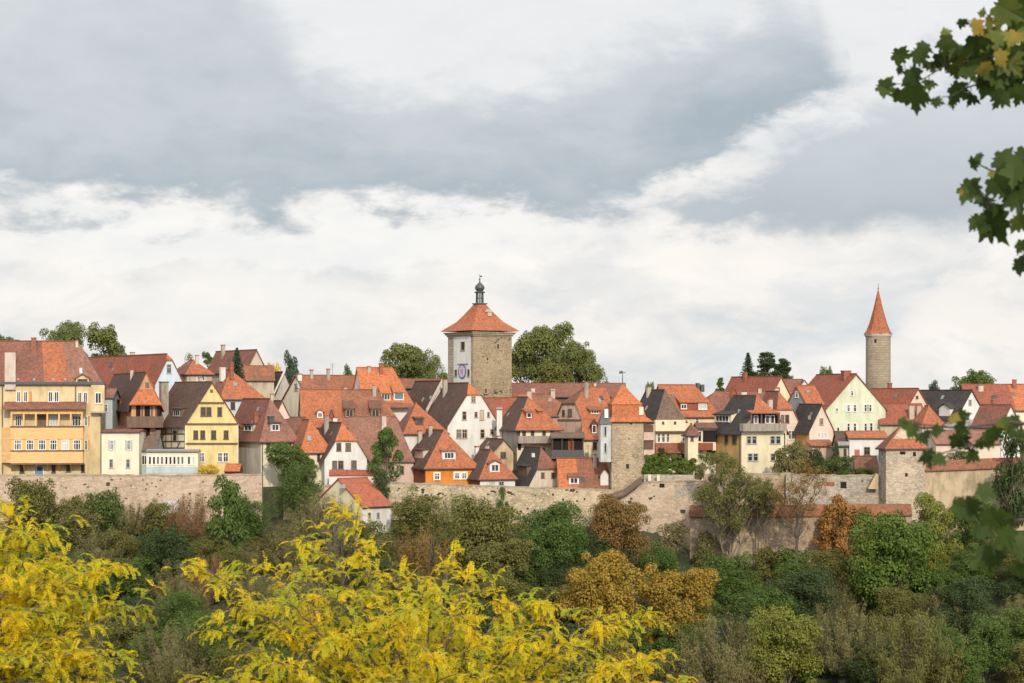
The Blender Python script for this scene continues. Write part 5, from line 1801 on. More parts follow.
LM = {}
def lm(name, c1, c2, c3, trans=0.22, scale=0.35):
    LM[name] = leafmat(name + '_leaves', sc4(c1, 1.68), sc4(c2, 1.6), sc4(c3, 1.62), trans, scale)
lm('dark', (0.030, 0.046, 0.016), (0.050, 0.070, 0.022), (0.040, 0.050, 0.018))
lm('green', (0.040, 0.070, 0.016), (0.072, 0.112, 0.022), (0.058, 0.084, 0.022))
lm('bright', (0.048, 0.084, 0.014), (0.082, 0.122, 0.020), (0.092, 0.110, 0.020))
lm('mid', (0.048, 0.080, 0.018), (0.082, 0.120, 0.026), (0.090, 0.108, 0.026))
lm('olive', (0.078, 0.082, 0.022), (0.125, 0.122, 0.032), (0.090, 0.086, 0.024))
lm('greyolive', (0.098, 0.092, 0.034), (0.142, 0.128, 0.050), (0.118, 0.090, 0.036))
lm('grey', (0.120, 0.104, 0.052), (0.165, 0.142, 0.074), (0.130, 0.102, 0.046))
lm('brown', (0.130, 0.075, 0.036), (0.190, 0.105, 0.050), (0.100, 0.068, 0.035))
lm('rust', (0.130, 0.082, 0.026), (0.185, 0.108, 0.032), (0.085, 0.078, 0.026))
lm('orange', (0.190, 0.092, 0.024), (0.250, 0.122, 0.030), (0.105, 0.086, 0.030))
lm('golden', (0.190, 0.128, 0.020), (0.260, 0.165, 0.024), (0.098, 0.104, 0.024))
lm('yellowgreen', (0.095, 0.112, 0.020), (0.160, 0.160, 0.026), (0.056, 0.088, 0.022))
lm('blue', (0.030, 0.050, 0.032), (0.050, 0.074, 0.048), (0.040, 0.055, 0.035))
lm('far', (0.085, 0.104, 0.030), (0.120, 0.138, 0.040), (0.130, 0.128, 0.038))
lm('yellow', (0.420, 0.300, 0.050), (0.520, 0.380, 0.070), (0.300, 0.250, 0.050))
lm('ivy', (0.046, 0.074, 0.018), (0.076, 0.108, 0.024), (0.064, 0.084, 0.022))
lm('airyleaf', (0.080, 0.084, 0.024), (0.122, 0.122, 0.036), (0.108, 0.094, 0.030))
BARK = wood('grey_brown_bark', (0.115, 0.090, 0.068, 1))
TWIG = wood('grey_twigs', (0.200, 0.165, 0.130, 1))

_tk = [0]


def tree(px, ytop, w, Y, kind, leaf, label, name=None, cat=None, group=None, low=False, ybase=None):
    _tk[0] += 1
    X = (px - 512) * Y / F
    zb = zg(X, Y) if ybase is None else (HY - ybase) * Y / F
    zt_ = (HY - ytop) * Y / F
    hgt = max(zt_ - zb, 0.5)
    wd = w * Y / F
    big = w >= 52
    me, tm = crown(kind, big, _tk[0] % (3 if kind in ('round', 'bush', 'twiggy', 'feather') else 2))
    root = empty(name or {'spruce': 'spruce_tree', 'pine': 'pine_tree', 'bush': 'shrub', 'twiggy': 'twiggy_shrub', 'feather': 'twiggy_shrub', 'column': 'columnar_shrub'}.get(kind, 'tree'), (X, Y, zb - 0.05), rnd.uniform(0, 6.28))
    tag(root, label, cat or ('shrub' if kind in ('bush', 'twiggy', 'column', 'feather') else 'tree'), group)
    asp = {'round': 1.12, 'tall': 1.7, 'airy': 1.25}.get(kind)
    hc = hgt if asp is None else min(hgt, asp * wd)
    off = hgt - hc
    if low:
        e_ = me['lo'] * hc * 0.8
        off -= e_
        hc += e_
    if off > 0.3:
        tm = tm.copy()
        for v in tm.vertices:
            if v.co.z < 0.06:
                v.co.z -= off / hc
    for nm, mesh, mt in (('crown', me, LM[leaf]), ('trunk' if kind not in ('bush', 'twiggy', 'feather') else 'stems', tm, TWIG if kind in ('twiggy', 'airy', 'feather') else BARK)):
        o = bpy.data.objects.new(nm, mesh)
        COL.objects.link(o)
        o.parent = root
        o.location = (0, 0, off)
        o.scale = (wd, wd, hc)
        o.material_slots[0].link = 'OBJECT'
        o.material_slots[0].material = mt
    return root


# ---- trees behind the town
tree(66, 319.5, 52, 330, 'round', 'far', 'grey green broadleaf tree above the big left roof', low=True)
tree(108, 322, 50, 334, 'round', 'far', 'rounded tree beside its twin above the long red roof', low=True)
tree(8, 333.5, 34, 335, 'round', 'mid', 'tree top peeping over the left edge chimney')
tree(188, 352, 56, 330, 'bush', 'yellowgreen', 'olive yellow tree row behind the pale blue gable', name='tree', cat='tree')
tree(208, 351, 16, 328, 'round', 'mid', 'small tree left of the stone barn')
tree(237, 347.5, 33, 287, 'spruce', 'blue', 'dark blue green spruce in front of the stone barn', ybase=400)
tree(291, 349, 23, 305, 'column', 'blue', 'slim dark conifer above the mottled orange roofs', name='conifer', cat='tree')
tree(272, 361.5, 26, 310, 'bush', 'yellow', 'yellow green bush behind the dark barn roof')
tree(348, 363.5, 26, 310, 'bush', 'green', 'round green bush left of bright orange roof')
tree(403, 342, 46, 335, 'round', 'far', 'pointed tree left of the clock tower', low=True)
tree(423, 345.5, 54, 337, 'round', 'far', 'broad tree between pointed tree and clock tower', low=True)
tree(546, 321, 74, 340, 'round', 'far', 'tallest broadleaf tree right of the clock tower', low=True)
tree(578, 339, 58, 336, 'round', 'far', 'dense tree on right shoulder of the tall one', low=True)
tree(521, 335, 46, 338, 'round', 'far', 'tree touching the right face of the clock tower', low=True)
tree(553, 358, 48, 330, 'round', 'olive', 'yellowish lower tree in front of the tall broadleaf')
tree(607, 376.5, 22, 335, 'bush', 'mid', 'low bush at the right foot of tall tree group')
tree(651, 381, 15, 335, 'bush', 'mid', 'tiny round bush above the grey hip roof')
tree(721, 377, 16, 325, 'pine', 'mid', 'small conifer above the brown tiled house', ybase=402)
tree(748, 352.5, 30, 330, 'spruce', 'dark', 'narrow pointed spruce above the long red roof', ybase=395)
tree(766, 351.5, 42, 330, 'pine', 'dark', 'tall dark pine beside the pointed spruce', ybase=398)
tree(783, 358, 38, 332, 'pine', 'dark', 'shorter rounded pine at right of the spruces', ybase=400)
tree(793, 374, 10, 335, 'bush', 'dark', 'small dark bush right of the pines')
tree(825, 365.5, 24, 335, 'bush', 'bright', 'bright green tree top behind the pale green gable', name='tree', cat='tree')
tree(933, 379.5, 26, 335, 'bush', 'blue', 'dark flat topped conifer above the slate roof', name='conifer', cat='tree')
tree(976, 368.5, 58, 338, 'round', 'mid', 'large domed tree behind the right hand roofs', low=True)

# ---- among the houses
tree(386, 427, 38, 256.9 + 1.4, 'tall', 'green', 'dense dark green tree before the steep brown roof', ybase=492)
tree(380, 470, 26, 256, 'bush', 'dark', 'dark ivy mound beside the red pavilion roof', ybase=520)
tree(283, 441, 44, 259.3, 'round', 'mid', 'light leafy tree in front of the beige corner house', ybase=500)
tree(306, 450, 28, 259, 'round', 'mid', 'light leafy tree covering the cream house wall', ybase=500)
tree(297, 462, 60, 255, 'bush', 'ivy', 'green ivy mass spilling over the town wall', name='ivy', cat='ivy', ybase=520)
tree(210, 463, 22, 258.2, 'bush', 'yellow', 'round yellow bush at the foot of yellow gabled house', ybase=475)
tree(201.5, 464, 9, 258.1, 'bush', 'yellow', 'smaller yellow bush by the white veranda', ybase=475)
tree(790, 440, 44, 258.6, 'round', 'greyolive', 'grey olive tree before the pink half hipped gable', ybase=490)
tree(813, 446, 34, 260, 'bush', 'dark', 'dark shrub below the orange porch', ybase=478)
tree(838, 455, 44, 258.3, 'bush', 'ivy', 'broad green shrub on top of the grey wall', ybase=478)
tree(866, 467, 26, 257.6, 'bush', 'ivy', 'low green shrub beside the brown shed roof', ybase=478)
tree(836, 440, 9, 261, 'column', 'dark', 'thin dark cypress next to the grey annex', ybase=470)
tree(662, 447, 12, 262, 'bush', 'dark', 'dark round shrub under the brick balcony', ybase=462)
tree(700, 462, 16, 258.5, 'bush', 'greyolive', 'small grey shrub beside the pruned hedge', ybase=480)
tree(1012, 430, 46, 252.5, 'column', 'dark', 'dark conifer at the right edge of tan wall', name='conifer', cat='tree')
tree(960, 450, 30, 262, 'bush', 'mid', 'shrub above the tiled coping of tan wall', ybase=466)
# hedge
bm = None
r = random.Random(5)
bl = []
for i in range(150):
    x = r.uniform(-3.3, 3.2)
    bl.append((Vector((x, r.uniform(-0.5, 0.5), r.uniform(0.2, 2.95 - 0.3 * max(0, x - 1.2)))), r.uniform(0.35, 0.5)))
me = leaf_mesh('hedge', leaves_on(r, bl, 28000, 0.19, zmin=-1))
me.materials[0] = LM['bright']
o = bpy.data.objects.new('hedge', me)
COL.objects.link(o)
o.location = P(669.5, 479, 257.8)
tag(o, 'thick green pruned hedge on the wall right of square tower', 'hedge')

# ---- valley: along the wall foot (far row)
V = [
    (36, 476, 90, 250, 'bush', 'olive', 'brownish olive shrub before the left end of town wall'),
    (106, 486, 46, 251, 'bush', 'ivy', 'slim light green tree against the pinkish wall'),
    (82, 508, 44, 247, 'bush', 'greyolive', 'greyish shrub at the foot of pinkish wall'),
    (132, 500, 40, 249, 'feather', 'greyolive', 'grey olive bush right of the slim light tree'),
    (152, 496, 26, 252, 'twiggy', 'greyolive', 'thin grey shrub by the pale stone buttress'),
    (120, 528, 60, 243, 'bush', 'olive', 'olive shrub on the slope below the slim tree'),
    (192, 490, 66, 248, 'feather', 'brown', 'reddish brown twiggy shrub before the town wall'),
    (228, 474, 50, 250, 'column', 'green', 'upright dark green shrub climbing the town wall'),
    (246, 494, 58, 246, 'bush', 'green', 'dense green rounded shrub below the ivy'),
    (170, 526, 76, 240, 'bush', 'dark', 'dark green bush in the hollow left of centre'),
    (228, 540, 52, 238, 'bush', 'olive', 'olive bush beneath the dense green shrub'),
    (205, 552, 60, 232, 'feather', 'brown', 'rust brown bare shrub lower on left slope'),
    (316, 488, 84, 248, 'feather', 'greyolive', 'wide grey twiggy bush left of the red pavilion'),
    (338, 492, 60, 240, 'feather', 'greyolive', 'grey olive shrub hiding the left side of the red pavilion'),
    (340, 522, 70, 240, 'twiggy', 'greyolive', 'grey bush just below the red pavilion'),
    (290, 520, 60, 242, 'feather', 'greyolive', 'soft grey olive bush under the ivy mass'),
    (418, 484, 74, 252, 'bush', 'olive', 'olive shrub in front of the beige wall'),
    (372, 520, 50, 246, 'bush', 'olive', 'olive shrub at right foot of the pavilion'),
    (452, 490, 70, 250, 'feather', 'olive', 'second olive shrub before the beige wall below cottage'),
    (428, 518, 84, 241, 'feather', 'rust', 'brown orange twiggy bush below the olive shrubs'),
    (488, 493, 96, 246, 'round', 'olive', 'large olive green tree below the black roofed barn'),
    (500, 536, 80, 236, 'round', 'olive', 'olive tree lower in front of the large olive one'),
    (78, 492, 40, 250, 'bush', 'olive', 'rounded olive shrub between the brownish shrub and slim light tree'),
    (160, 502, 44, 250, 'bush', 'olive', 'olive shrub crowding round the pale stone buttress'),
    (503, 487, 14, 255, 'column', 'ivy', 'ivy climbing the beige wall below the cottage'),
    (470, 498, 12, 255, 'column', 'ivy', 'narrow ivy strip on the beige wall'),
    (550, 500, 88, 248, 'bush', 'green', 'dark green shrub against the beige wall'),
    (556, 519, 82, 240, 'round', 'green', 'full green tree below the dark green shrub'),
    (540, 556, 60, 234, 'bush', 'mid', 'shadowed green bush below the full green tree'),
    (619, 492, 76, 250, 'round', 'rust', 'rust coloured tree below the square tower'),
    (600, 500, 34, 252, 'bush', 'rust', 'small rust bush left of the rust coloured tree'),
    (602, 548, 104, 236, 'round', 'golden', 'rounded golden brown tree in the middle of slope'),
    (566, 568, 50, 232, 'twiggy', 'brown', 'brown twiggy bush left of the golden tree'),
    (672, 520, 40, 249, 'bush', 'grey', 'grey bush against the bare sloping wall'),
    (660, 541, 60, 242, 'bush', 'green', 'fresh green shrub right of the golden tree'),
    (706, 530, 34, 248, 'bush', 'greyolive', 'dark grey shrub at foot of the airy tree'),
    (678, 565, 94, 232, 'round', 'golden', 'second golden tree beside the grey brown bush'),
    (736, 558, 70, 238, 'bush', 'green', 'green shrub on slope under the airy grey tree'),
    (760, 585, 80, 228, 'bush', 'green', 'sloping green thicket right of the golden trees'),
    (718, 606, 116, 219, 'feather', 'greyolive', 'large grey brown feathery bush near the bottom'),
    (660, 600, 70, 224, 'bush', 'golden', 'yellowish bush between golden tree and feathery bush'),
    (800, 566, 90, 238, 'bush', 'dark', 'dark thicket below the bare trunked tree'),
    (856, 572, 50, 236, 'feather', 'greyolive', 'thin twiggy bush left of the bright green tree'),
    (836, 494, 50, 247, 'tall', 'orange', 'orange autumn tree in front of tiled outer wall'),
    (862, 505, 44, 246, 'bush', 'rust', 'rust shrub between orange tree and bright green tree'),
    (893, 511, 112, 236, 'round', 'bright', 'big bright green rounded tree right of centre'),
    (932, 492, 72, 246, 'tall', 'yellowgreen', 'yellow olive tree behind the bright green one'),
    (918, 522, 34, 240, 'round', 'golden', 'golden sprigged tree behind the bright green crown'),
    (972, 494, 74, 247, 'bush', 'mid', 'green shrub below the tan rendered wall'),
    (1000, 530, 60, 238, 'bush', 'dark', 'dark shrub under the right edge conifer'),
    (960, 575, 80, 230, 'bush', 'dark', 'dark green thicket right of the bright tree'),
    (784, 606, 96, 217, 'round', 'yellowgreen', 'yellow green rounded tree at the bottom'),
    (840, 592, 92, 219, 'feather', 'greyolive', 'grey feathery shrub right of the yellow green tree'),
    (912, 603, 124, 216, 'feather', 'olive', 'wide olive feathery thicket at bottom right'),
    (985, 612, 84, 215, 'bush', 'mid', 'grey green shrub in the bottom right corner'),
    (1020, 590, 60, 220, 'feather', 'greyolive', 'grey shrub at the right edge of slope'),
    (180, 588, 60, 224, 'bush', 'mid', 'dull green shrub above the grassy bank'),
    (245, 600, 70, 220, 'bush', 'dark', 'dark shrub behind the left yellow sprays'),
    (150, 622, 70, 216, 'bush', 'mid', 'mid green shrub between the two yellow trees'),
    (30, 540, 90, 240, 'bush', 'mid', 'green shrub behind the left yellow tree'),
    (300, 560, 90, 232, 'feather', 'greyolive', 'grey olive shrub behind the yellow crown top'),
    (400, 560, 80, 232, 'bush', 'olive', 'olive shrub behind the middle yellow crown'),
    (470, 590, 90, 226, 'bush', 'dark', 'dark shrub under the lower olive tree'),
    (560, 620, 90, 219, 'bush', 'dark', 'dark shrub behind the right yellow sprays'),
    (620, 640, 90, 213, 'bush', 'golden', 'golden bush low behind the last yellow sprays'),
    (880, 640, 60, 210, 'twiggy', 'grey', 'pale bare thicket at the very bottom right'),
    (750, 655, 70, 209, 'twiggy', 'grey', 'pale bare thicket below the yellow green tree'),
    (950, 655, 70, 209, 'bush', 'mid', 'low green shrub at bottom right edge'),
    (660, 655, 80, 209, 'twiggy', 'olive', 'olive thicket beneath the feathery bush'),
]
def foot(ybot, px=512):
    Y = 253.0 if px < 680 else 248.5
    while Y > 205 and HY - F * zg((px - 512) * Y / F, Y) / Y < ybot:
        Y -= 0.5
    return Y
for px, yt, w, Y, kd, lf, lb in V:
    Y = foot(yt + w * {'round': 1.0, 'bush': 0.82, 'twiggy': 0.85, 'feather': 0.85, 'tall': 1.45, 'column': 1.9}[kd], px) + rnd.uniform(-1, 0.6)
    tree(px, yt, w, Y, kd, lf, lb, low=(kd == 'round'))
# airy tree with two pale trunks, bare trunked tree
_tk[0] = 0
tree(730, 450, 92, 246, 'airy', 'airyleaf', 'tall airy grey green tree with pale forked trunks', name='tree')
_tk[0] = 1
tree(797, 456, 80, 243, 'airy', 'rust', 'half bare tree with one dark trunk before the tiled wall', name='tree')
for o_ in bpy.data.objects:
    if o_.parent and o_.name.startswith('trunk') and o_.parent.get('label', '').startswith('half bare'):
        o_.material_slots[0].material = BARK
_tk[0] = 2
tree(764, 476, 46, 247, 'airy', 'airyleaf', 'slim airy tree between the forked tree and half bare tree', name='tree')
# filler thickets: low, alike, packed between the larger bushes
r = random.Random(77)
FT_ = [('olive', 'bush', 'plain olive thicket filling gaps between larger bushes on slope', 'olive thickets on the valley slope'),
       ('dark', 'bush', 'plain dark green thicket filling gaps between larger bushes on slope', 'dark thickets on the valley slope'),
       ('greyolive', 'feather', 'plain twiggy grey thicket filling gaps between larger bushes on slope', 'twiggy thickets on the valley slope'),
       ('mid', 'bush', 'plain mid green thicket filling gaps between larger bushes on slope', 'green thickets on the valley slope')]
for row, (yb_, n_) in enumerate(((556, 22), (580, 20), (606, 18), (634, 17), (662, 16), (690, 15))):
    for i in range(n_):
        px = (i + 0.5 + r.uniform(-0.35, 0.35)) * 1080 / n_ - 28
        w_ = r.uniform(46, 74) + row * 4
        if row == 0:
            w_ *= 0.75
        Y = foot(yb_ + r.uniform(-8, 8), px)
        if row == 0 and (60 < px < 175 or px > 672):
            continue
        if row == 1 and 680 < px < 905:
            w_ *= 0.7
        yt_ = yb_ - w_ * r.uniform(0.55, 0.8) * (0.75 if row == 0 else 1)
        k_ = r.choices(range(4), (0.26, 0.20, 0.16, 0.38))[0]
        lf, kd, lb, gp = FT_[k_]
        tree(px, yt_, w_, Y, kd, lf, lb, name='thicket', cat='thicket', group=gp)

# ---- undergrowth covering the slope (nobody could count it)
r = random.Random(21)
lv = []
for i in range(9000):
    Y = r.uniform(196, 256)
    X = r.uniform(-0.30, 0.30) * Y
    if noise.noise(Vector((X * 0.09, Y * 0.09, 0))) < -0.12:
        continue
    z = zgn(X, Y)
    c = Vector((X, Y, z + r.uniform(0.1, 0.9)))
    for q in range(4):
        lv.append((c + rvec(r) * 0.45, (rvec(r) + Vector((0, -0.3, 0.8))).normalized(), rvec(r), r.uniform(0.2, 0.4), r.uniform(0.12, 0.22)))
me = leaf_mesh('undergrowth', lv)
me.materials[0] = LM['mid']
o = bpy.data.objects.new('undergrowth', me)
COL.objects.link(o)
o['kind'] = 'stuff'

# ================================================================== YELLOW LOCUST TREES (near)
LOC = leafmat('yellow_locust_leaves', (0.87, 0.63, 0.018, 1), (0.90, 0.75, 0.045, 1), (0.52, 0.58, 0.06, 1), 0.60, 3.4)
BARKY = wood('pale_grey_bark', (0.12, 0.10, 0.075, 1))
BARKD = wood('dark_wet_bark', (0.07, 0.055, 0.045, 1))


def frond(vs, fs, r, base, d, L):
    n = r.randint(9, 13)
    p = base.copy()
    step = L / n
    d = d.normalized()
    w = r.uniform(0.85, 1.15)
    for i in range(n):
        d = (d + Vector((0, 0, -0.045 - 0.024 * i))).normalized()
        q = p + d * step
        side = d.cross(Vector((0, 0, 1)))
        if side.length < 0.05:
            side = d.cross(Vector((1, 0, 0)))
        side.normalize()
        t = i / (n - 1)
        ll = 0.030 * w * (1 - 0.45 * abs(t - 0.4) * 1.6)
        for sg in (-1, 1):
            ax = (side * sg * 0.85 + d * 0.55 + Vector((0, 0, -0.25)) + rvec(r) * 0.35).normalized()
            bn = ax.cross(d.cross(ax)).normalized()
            bb = d.cross(ax).cross(ax).normalized()
            c0 = q
            k = len(vs)
            wd = ll * 0.30
            vs.extend([c0, c0 + ax * ll * 0.5 + bb * wd, c0 + ax * ll, c0 + ax * ll * 0.5 - bb * wd])
            fs.append((k, k + 1, k + 2, k + 3))
        p = q


def locust(label, base, fork, tips, seed, dens=1.0):
    r = random.Random(seed)
    root = empty('locust_tree', base)
    tag(root, label, 'tree')
    bm = bmesh.new()
    vs, fs = [], []
    f = fork - base
    add_tube(bm, [Vector((0, 0, -0.5)), f * 0.5 + Vector((0.08, 0, 0)), f], [0.17, 0.14, 0.11], 9)
    for tip in tips:
        t = tip - base
        m1 = f.lerp(t, 0.4) + Vector((r.uniform(-.1, .1), r.uniform(-.1, .1), 0.22 + r.uniform(-.1, .1)))
        m2 = f.lerp(t, 0.75) + Vector((r.uniform(-.1, .1), r.uniform(-.1, .1), 0.20 + r.uniform(-.08, .08)))
        raw = [f, m1, m2, t]
        pts = []
        for i in range(13):   # smooth
            u = i / 12
            b0, b1, b2, b3 = (1 - u) ** 3, 3 * u * (1 - u) ** 2, 3 * u * u * (1 - u), u ** 3
            pts.append(raw[0] * b0 + raw[1] * b1 + raw[2] * b2 + raw[3] * b3 + rvec(r) * 0.012)
        add_tube(bm, pts, [0.017 * (1 - i / 13) ** 1.3 + 0.0025 for i in range(13)], 6)
        for i in range(3, 13):
            p = pts[i]
            dr = (pts[min(i + 1, 12)] - pts[i - 1]).normalized()
            for sd in range(2):
                out = (dr * 0.6 + rvec(r) * 0.9)
                out.z = abs(out.z) * 0.5 + 0.08
                out.normalize()
                Lt = r.uniform(0.14, 0.36)
                e = p + out * Lt + Vector((0, 0, -0.03))
                mid = p.lerp(e, 0.5) + Vector((0, 0, 0.03))
                add_tube(bm, [p, mid, e], [0.005, 0.004, 0.002], 4, cap=False)
                nn = max(2, int(Lt / 0.075))
                for j in range(nn + 1):
                    u = (j + 0.5) / (nn + 0.5)
                    bp_ = p.lerp(mid, u * 2) if u < 0.5 else mid.lerp(e, u * 2 - 1)
                    for q in range(4):
                        if r.random() > dens:
                            continue
                        dd = rvec(r)
                        dd.z = dd.z * 0.35 + 0.18
                        dd += out * 0.5
                        frond(vs, fs, r, bp_, dd, r.uniform(0.10, 0.18))
            if i == 12:
                for q in range(6):
                    dd = rvec(r)
                    dd.z = abs(dd.z) * 0.4 + 0.2
                    frond(vs, fs, r, p, dd + dr * 0.6, r.uniform(0.13, 0.20))
    obj('trunk', bm, BARKY, root)
    me = bpy.data.meshes.new('crown')
    me.from_pydata([tuple(v) for v in vs], [], fs)
    me.materials.append(LOC)
    o = bpy.data.objects.new('crown', me)
    COL.objects.link(o)
    o.parent = root
    return root


def tip_list(lst, seed, dx=0, dy=22):
    r = random.Random(seed)
    return [P(px + dx, py + dy, Y + r.uniform(-0.15, 0.15)) for px, py, Y in lst]


base = P(420, 900, 16.3)
base.z = zg(base.x, base.y)
tipsC = [(198, 543, 15.8), (222, 560, 16.2), (262, 548, 16.6), (300, 552, 16), (318, 520, 16.6), (344, 496, 16.4), (362, 530, 16.8), (214, 608, 15.6), (208, 660, 15.2), (250, 590, 15.8),
         (290, 585, 15.5), (330, 575, 15.6), (395, 552, 16.6), (440, 545, 16.8), (462, 556, 16.4), (420, 580, 15.8), (380, 600, 15.4), (330, 620, 15.2), (280, 640, 15.2), (240, 672, 15.0),
         (500, 580, 16.6), (528, 582, 16.4), (555, 592, 16.2), (470, 600, 15.6), (512, 622, 15.6), (560, 628, 15.8), (600, 600, 16.6), (634, 596, 16.6), (600, 645, 15.8), (640, 640, 16.2), (660, 668, 16.0), (688, 676, 16.0),
         (430, 640, 15.0), (380, 660, 14.8), (320, 676, 14.8), (480, 668, 15.0), (540, 676, 15.2), (600, 690, 15.4), (450, 700, 14.8), (280, 700, 14.8), (350, 640, 16.8), (440, 610, 17), (540, 650, 16.8), (400, 625, 17.4), (300, 610, 17.2)]
locust('spreading yellow autumn locust tree filling the lower middle', base, P(430, 790, 16.3), tip_list(tipsC, 1, 6, 24), 3, 0.43)
base = P(-60, 900, 16.0)
base.z = zg(base.x, base.y)
tipsL = [(4, 492, 14.6), (18, 506, 14.2), (40, 498, 14.6), (58, 520, 14.8), (52, 546, 14.2), (72, 512, 14.8), (88, 566, 14.4), (76, 590, 14.0), (84, 545, 14.9), (92, 548, 14.6), (112, 560, 15.1), (138, 548, 15.0), (118, 606, 14.6), (126, 584, 15), (162, 588, 15.1),
         (30, 560, 13.8), (10, 590, 13.6), (50, 600, 13.8), (66, 622, 13.8), (40, 640, 13.6), (90, 646, 14), (112, 636, 14.2), (128, 640, 14.2), (135, 664, 14.2), (60, 672, 13.6), (110, 682, 13.8), (10, 660, 13.4), (-30, 540, 14), (-30, 600, 13.6), (20, 620, 14.6), (40, 575, 15)]
locust('yellow autumn locust tree entering at the left edge', base, P(-50, 720, 16.0), tip_list(tipsL, 2, -30, 22), 8, 0.38)

# ================================================================== MAPLE (very near, out of focus)
MG = leafmat('maple_leaves', (0.034, 0.060, 0.012, 1), (0.074, 0.112, 0.020, 1), (0.056, 0.090, 0.018, 1), 0.42, 8.0)
MY = leafmat('yellow_maple_leaves', (0.30, 0.19, 0.030, 1), (0.26, 0.21, 0.030, 1), (0.16, 0.17, 0.03, 1), 0.35, 14.0)
ML = leafmat('pale_green_maple_leaves', (0.10, 0.125, 0.02, 1), (0.15, 0.17, 0.026, 1), (0.07, 0.10, 0.02, 1), 0.35, 10.0)
HALF = [(0.0, -0.50), (0.06, -0.36), (0.20, -0.46), (0.36, -0.38), (0.32, -0.24), (0.50, -0.14), (0.54, -0.02), (0.66, 0.08), (0.54, 0.13), (0.42, 0.12), (0.34, 0.17), (0.38, 0.28), (0.34, 0.38), (0.24, 0.32), (0.16, 0.24), (0.15, 0.38), (0.20, 0.46), (0.09, 0.50), (0.0, 0.72)]
OUT = HALF + [(-x, y) for x, y in HALF[-2:0:-1]]


def maple_leaf(vs, fs, mi, mats_i, r, c, size, rot, tilt=0.55):
    n = (-c.normalized() + rvec(r) * tilt).normalized()
    up = Vector((0, 0, 1))
    ex = up.cross(n).normalized() * -1
    ey = n.cross(ex).normalized() * -1
    if ey.z < 0:
        ey = -ey
    a = math.radians(rot)
    t = ex * math.cos(a) + ey * math.sin(a)      # tip direction
    s = n.cross(t)
    k = len(vs)
    vs.append(c)
    droop = r.uniform(0.05, 0.35)
    fold = r.uniform(0.0, 0.3)
    for x, y in OUT:
        p = c + (s * x + t * y) * size - n * (droop * (y - 0.1) ** 2 * size) + n * abs(x) * fold * size
        p.z -= droop * 0.25 * abs(x) * size
        vs.append(p)
    m_ = len(OUT)
    for i in range(m_):
        fs.append((k, k + 1 + i, k + 1 + (i + 1) % m_))
        mi.append(mats_i)


U_ = [(915, 96, 34, -80, 0), (886, 88, 24, 190, 0), (901, 55, 22, 175, 0), (920, 56, 24, 250, 0), (900, 70, 11, 200, 0), (914, 76, 26, 230, 0), (929, 84, 16, -60, 0), (937, 102, 14, 200, 0), (946, 44, 24, 240, 0), (946, 33, 12, 170, 0),
      (944, 60, 26, 260, 0), (958, 91, 24, 210, 0), (971, 98, 18, -60, 0), (952, 102, 14, 240, 0), (964, 60, 30, 200, 0), (969, 72, 24, 250, 0), (963, 22, 14, 180, 0), (983, 13, 11, 90, 0),
      (977, 27, 26, 230, 1), (990, 22, 20, 200, 1), (1000, 58, 26, 250, 1), (984, 68, 24, 260, 1), (975, 44, 32, 220, 0), (993, 36, 32, 260, 0), (1004, 44, 32, 240, 0), (1014, 38, 30, 270, 1), (1007, 10, 36, 200, 0), (1019, 4, 32, 230, 0), (1021, 22, 32, 250, 0),
      (993, 83, 36, 250, 0), (1000, 98, 22, -70, 0), (1017, 78, 28, 240, 0), (1019, 94, 24, -80, 0), (979, 64, 28, 230, 0), (957, 72, 20, 270, 0), (932, 66, 18, 240, 0), (1010, 62, 30, 210, 0), (988, 52, 30, 250, 0), (1024, 55, 34, 240, 0),
      (1036, 30, 40, 220, 0), (1040, 70, 40, 250, 0), (1050, 10, 40, 200, 0), (1046, 100, 36, 260, 0), (1060, 50, 40, 240, 0), (1055, 85, 40, 270, 0)]
M_ = [(993, 223, 44, 255, 0), (976, 222, 20, 225, 0), (970, 190, 28, 215, 0), (984, 202, 20, 260, 0), (974, 163, 15, 190, 0), (1005, 161, 30, 210, 0), (997, 185, 26, 240, 0), (1014, 174, 28, 250, 0), (1018, 200, 28, 250, 0), (1024, 158, 28, 200, 0),
      (1020, 222, 24, 230, 0), (1021, 246, 16, 220, 0), (1021, 265, 20, 200, 0), (1008, 192, 24, 270, 0), (991, 174, 10, 230, 1), (961, 192, 8, 190, 1), (1036, 180, 40, 240, 0), (1044, 215, 40, 250, 0), (1040, 255, 34, 230, 0), (1050, 165, 40, 220, 0)]
L_ = [(912, 430, 28, 240, 0), (903, 423, 18, 190, 0), (937, 431, 20, 190, 0), (929, 457, 30, 240, 0), (939, 459, 22, -70, 0), (960, 441, 36, 250, 0), (961, 428, 28, 210, 0), (972, 455, 24, -70, 0), (981, 444, 22, 240, 0), (988, 439, 26, 260, 0),
      (995, 433, 28, 210, 0), (1003, 423, 28, 220, 0), (1014, 423, 28, 250, 0), (1020, 434, 24, 240, 0), (954, 418, 24, 190, 1), (985, 492, 32, 200, 0), (969, 508, 38, 210, 0), (959, 506, 28, 190, 0), (990, 515, 42, 250, 0),
      (1001, 521, 40, 230, 0), (981, 531, 32, 220, 0), (988, 558, 46, 255, 0), (998, 552, 34, 240, 0), (974, 565, 18, 240, 0), (1019, 568, 30, 250, 0), (1006, 537, 38, 240, 0), (1017, 545, 40, 250, 0), (1034, 440, 40, 240, 0), (1040, 520, 44, 230, 0), (1040, 560, 44, 250, 0)]
base = Vector((3.9, 6.4, 0))
base.z = zg(base.x, base.y)
root = empty('maple_tree', base)
tag(root, 'dark green maple with a few yellow leaves at the right edge', 'tree')
r = random.Random(4)
vs, fs, mi = [], [], []
bm = bmesh.new()
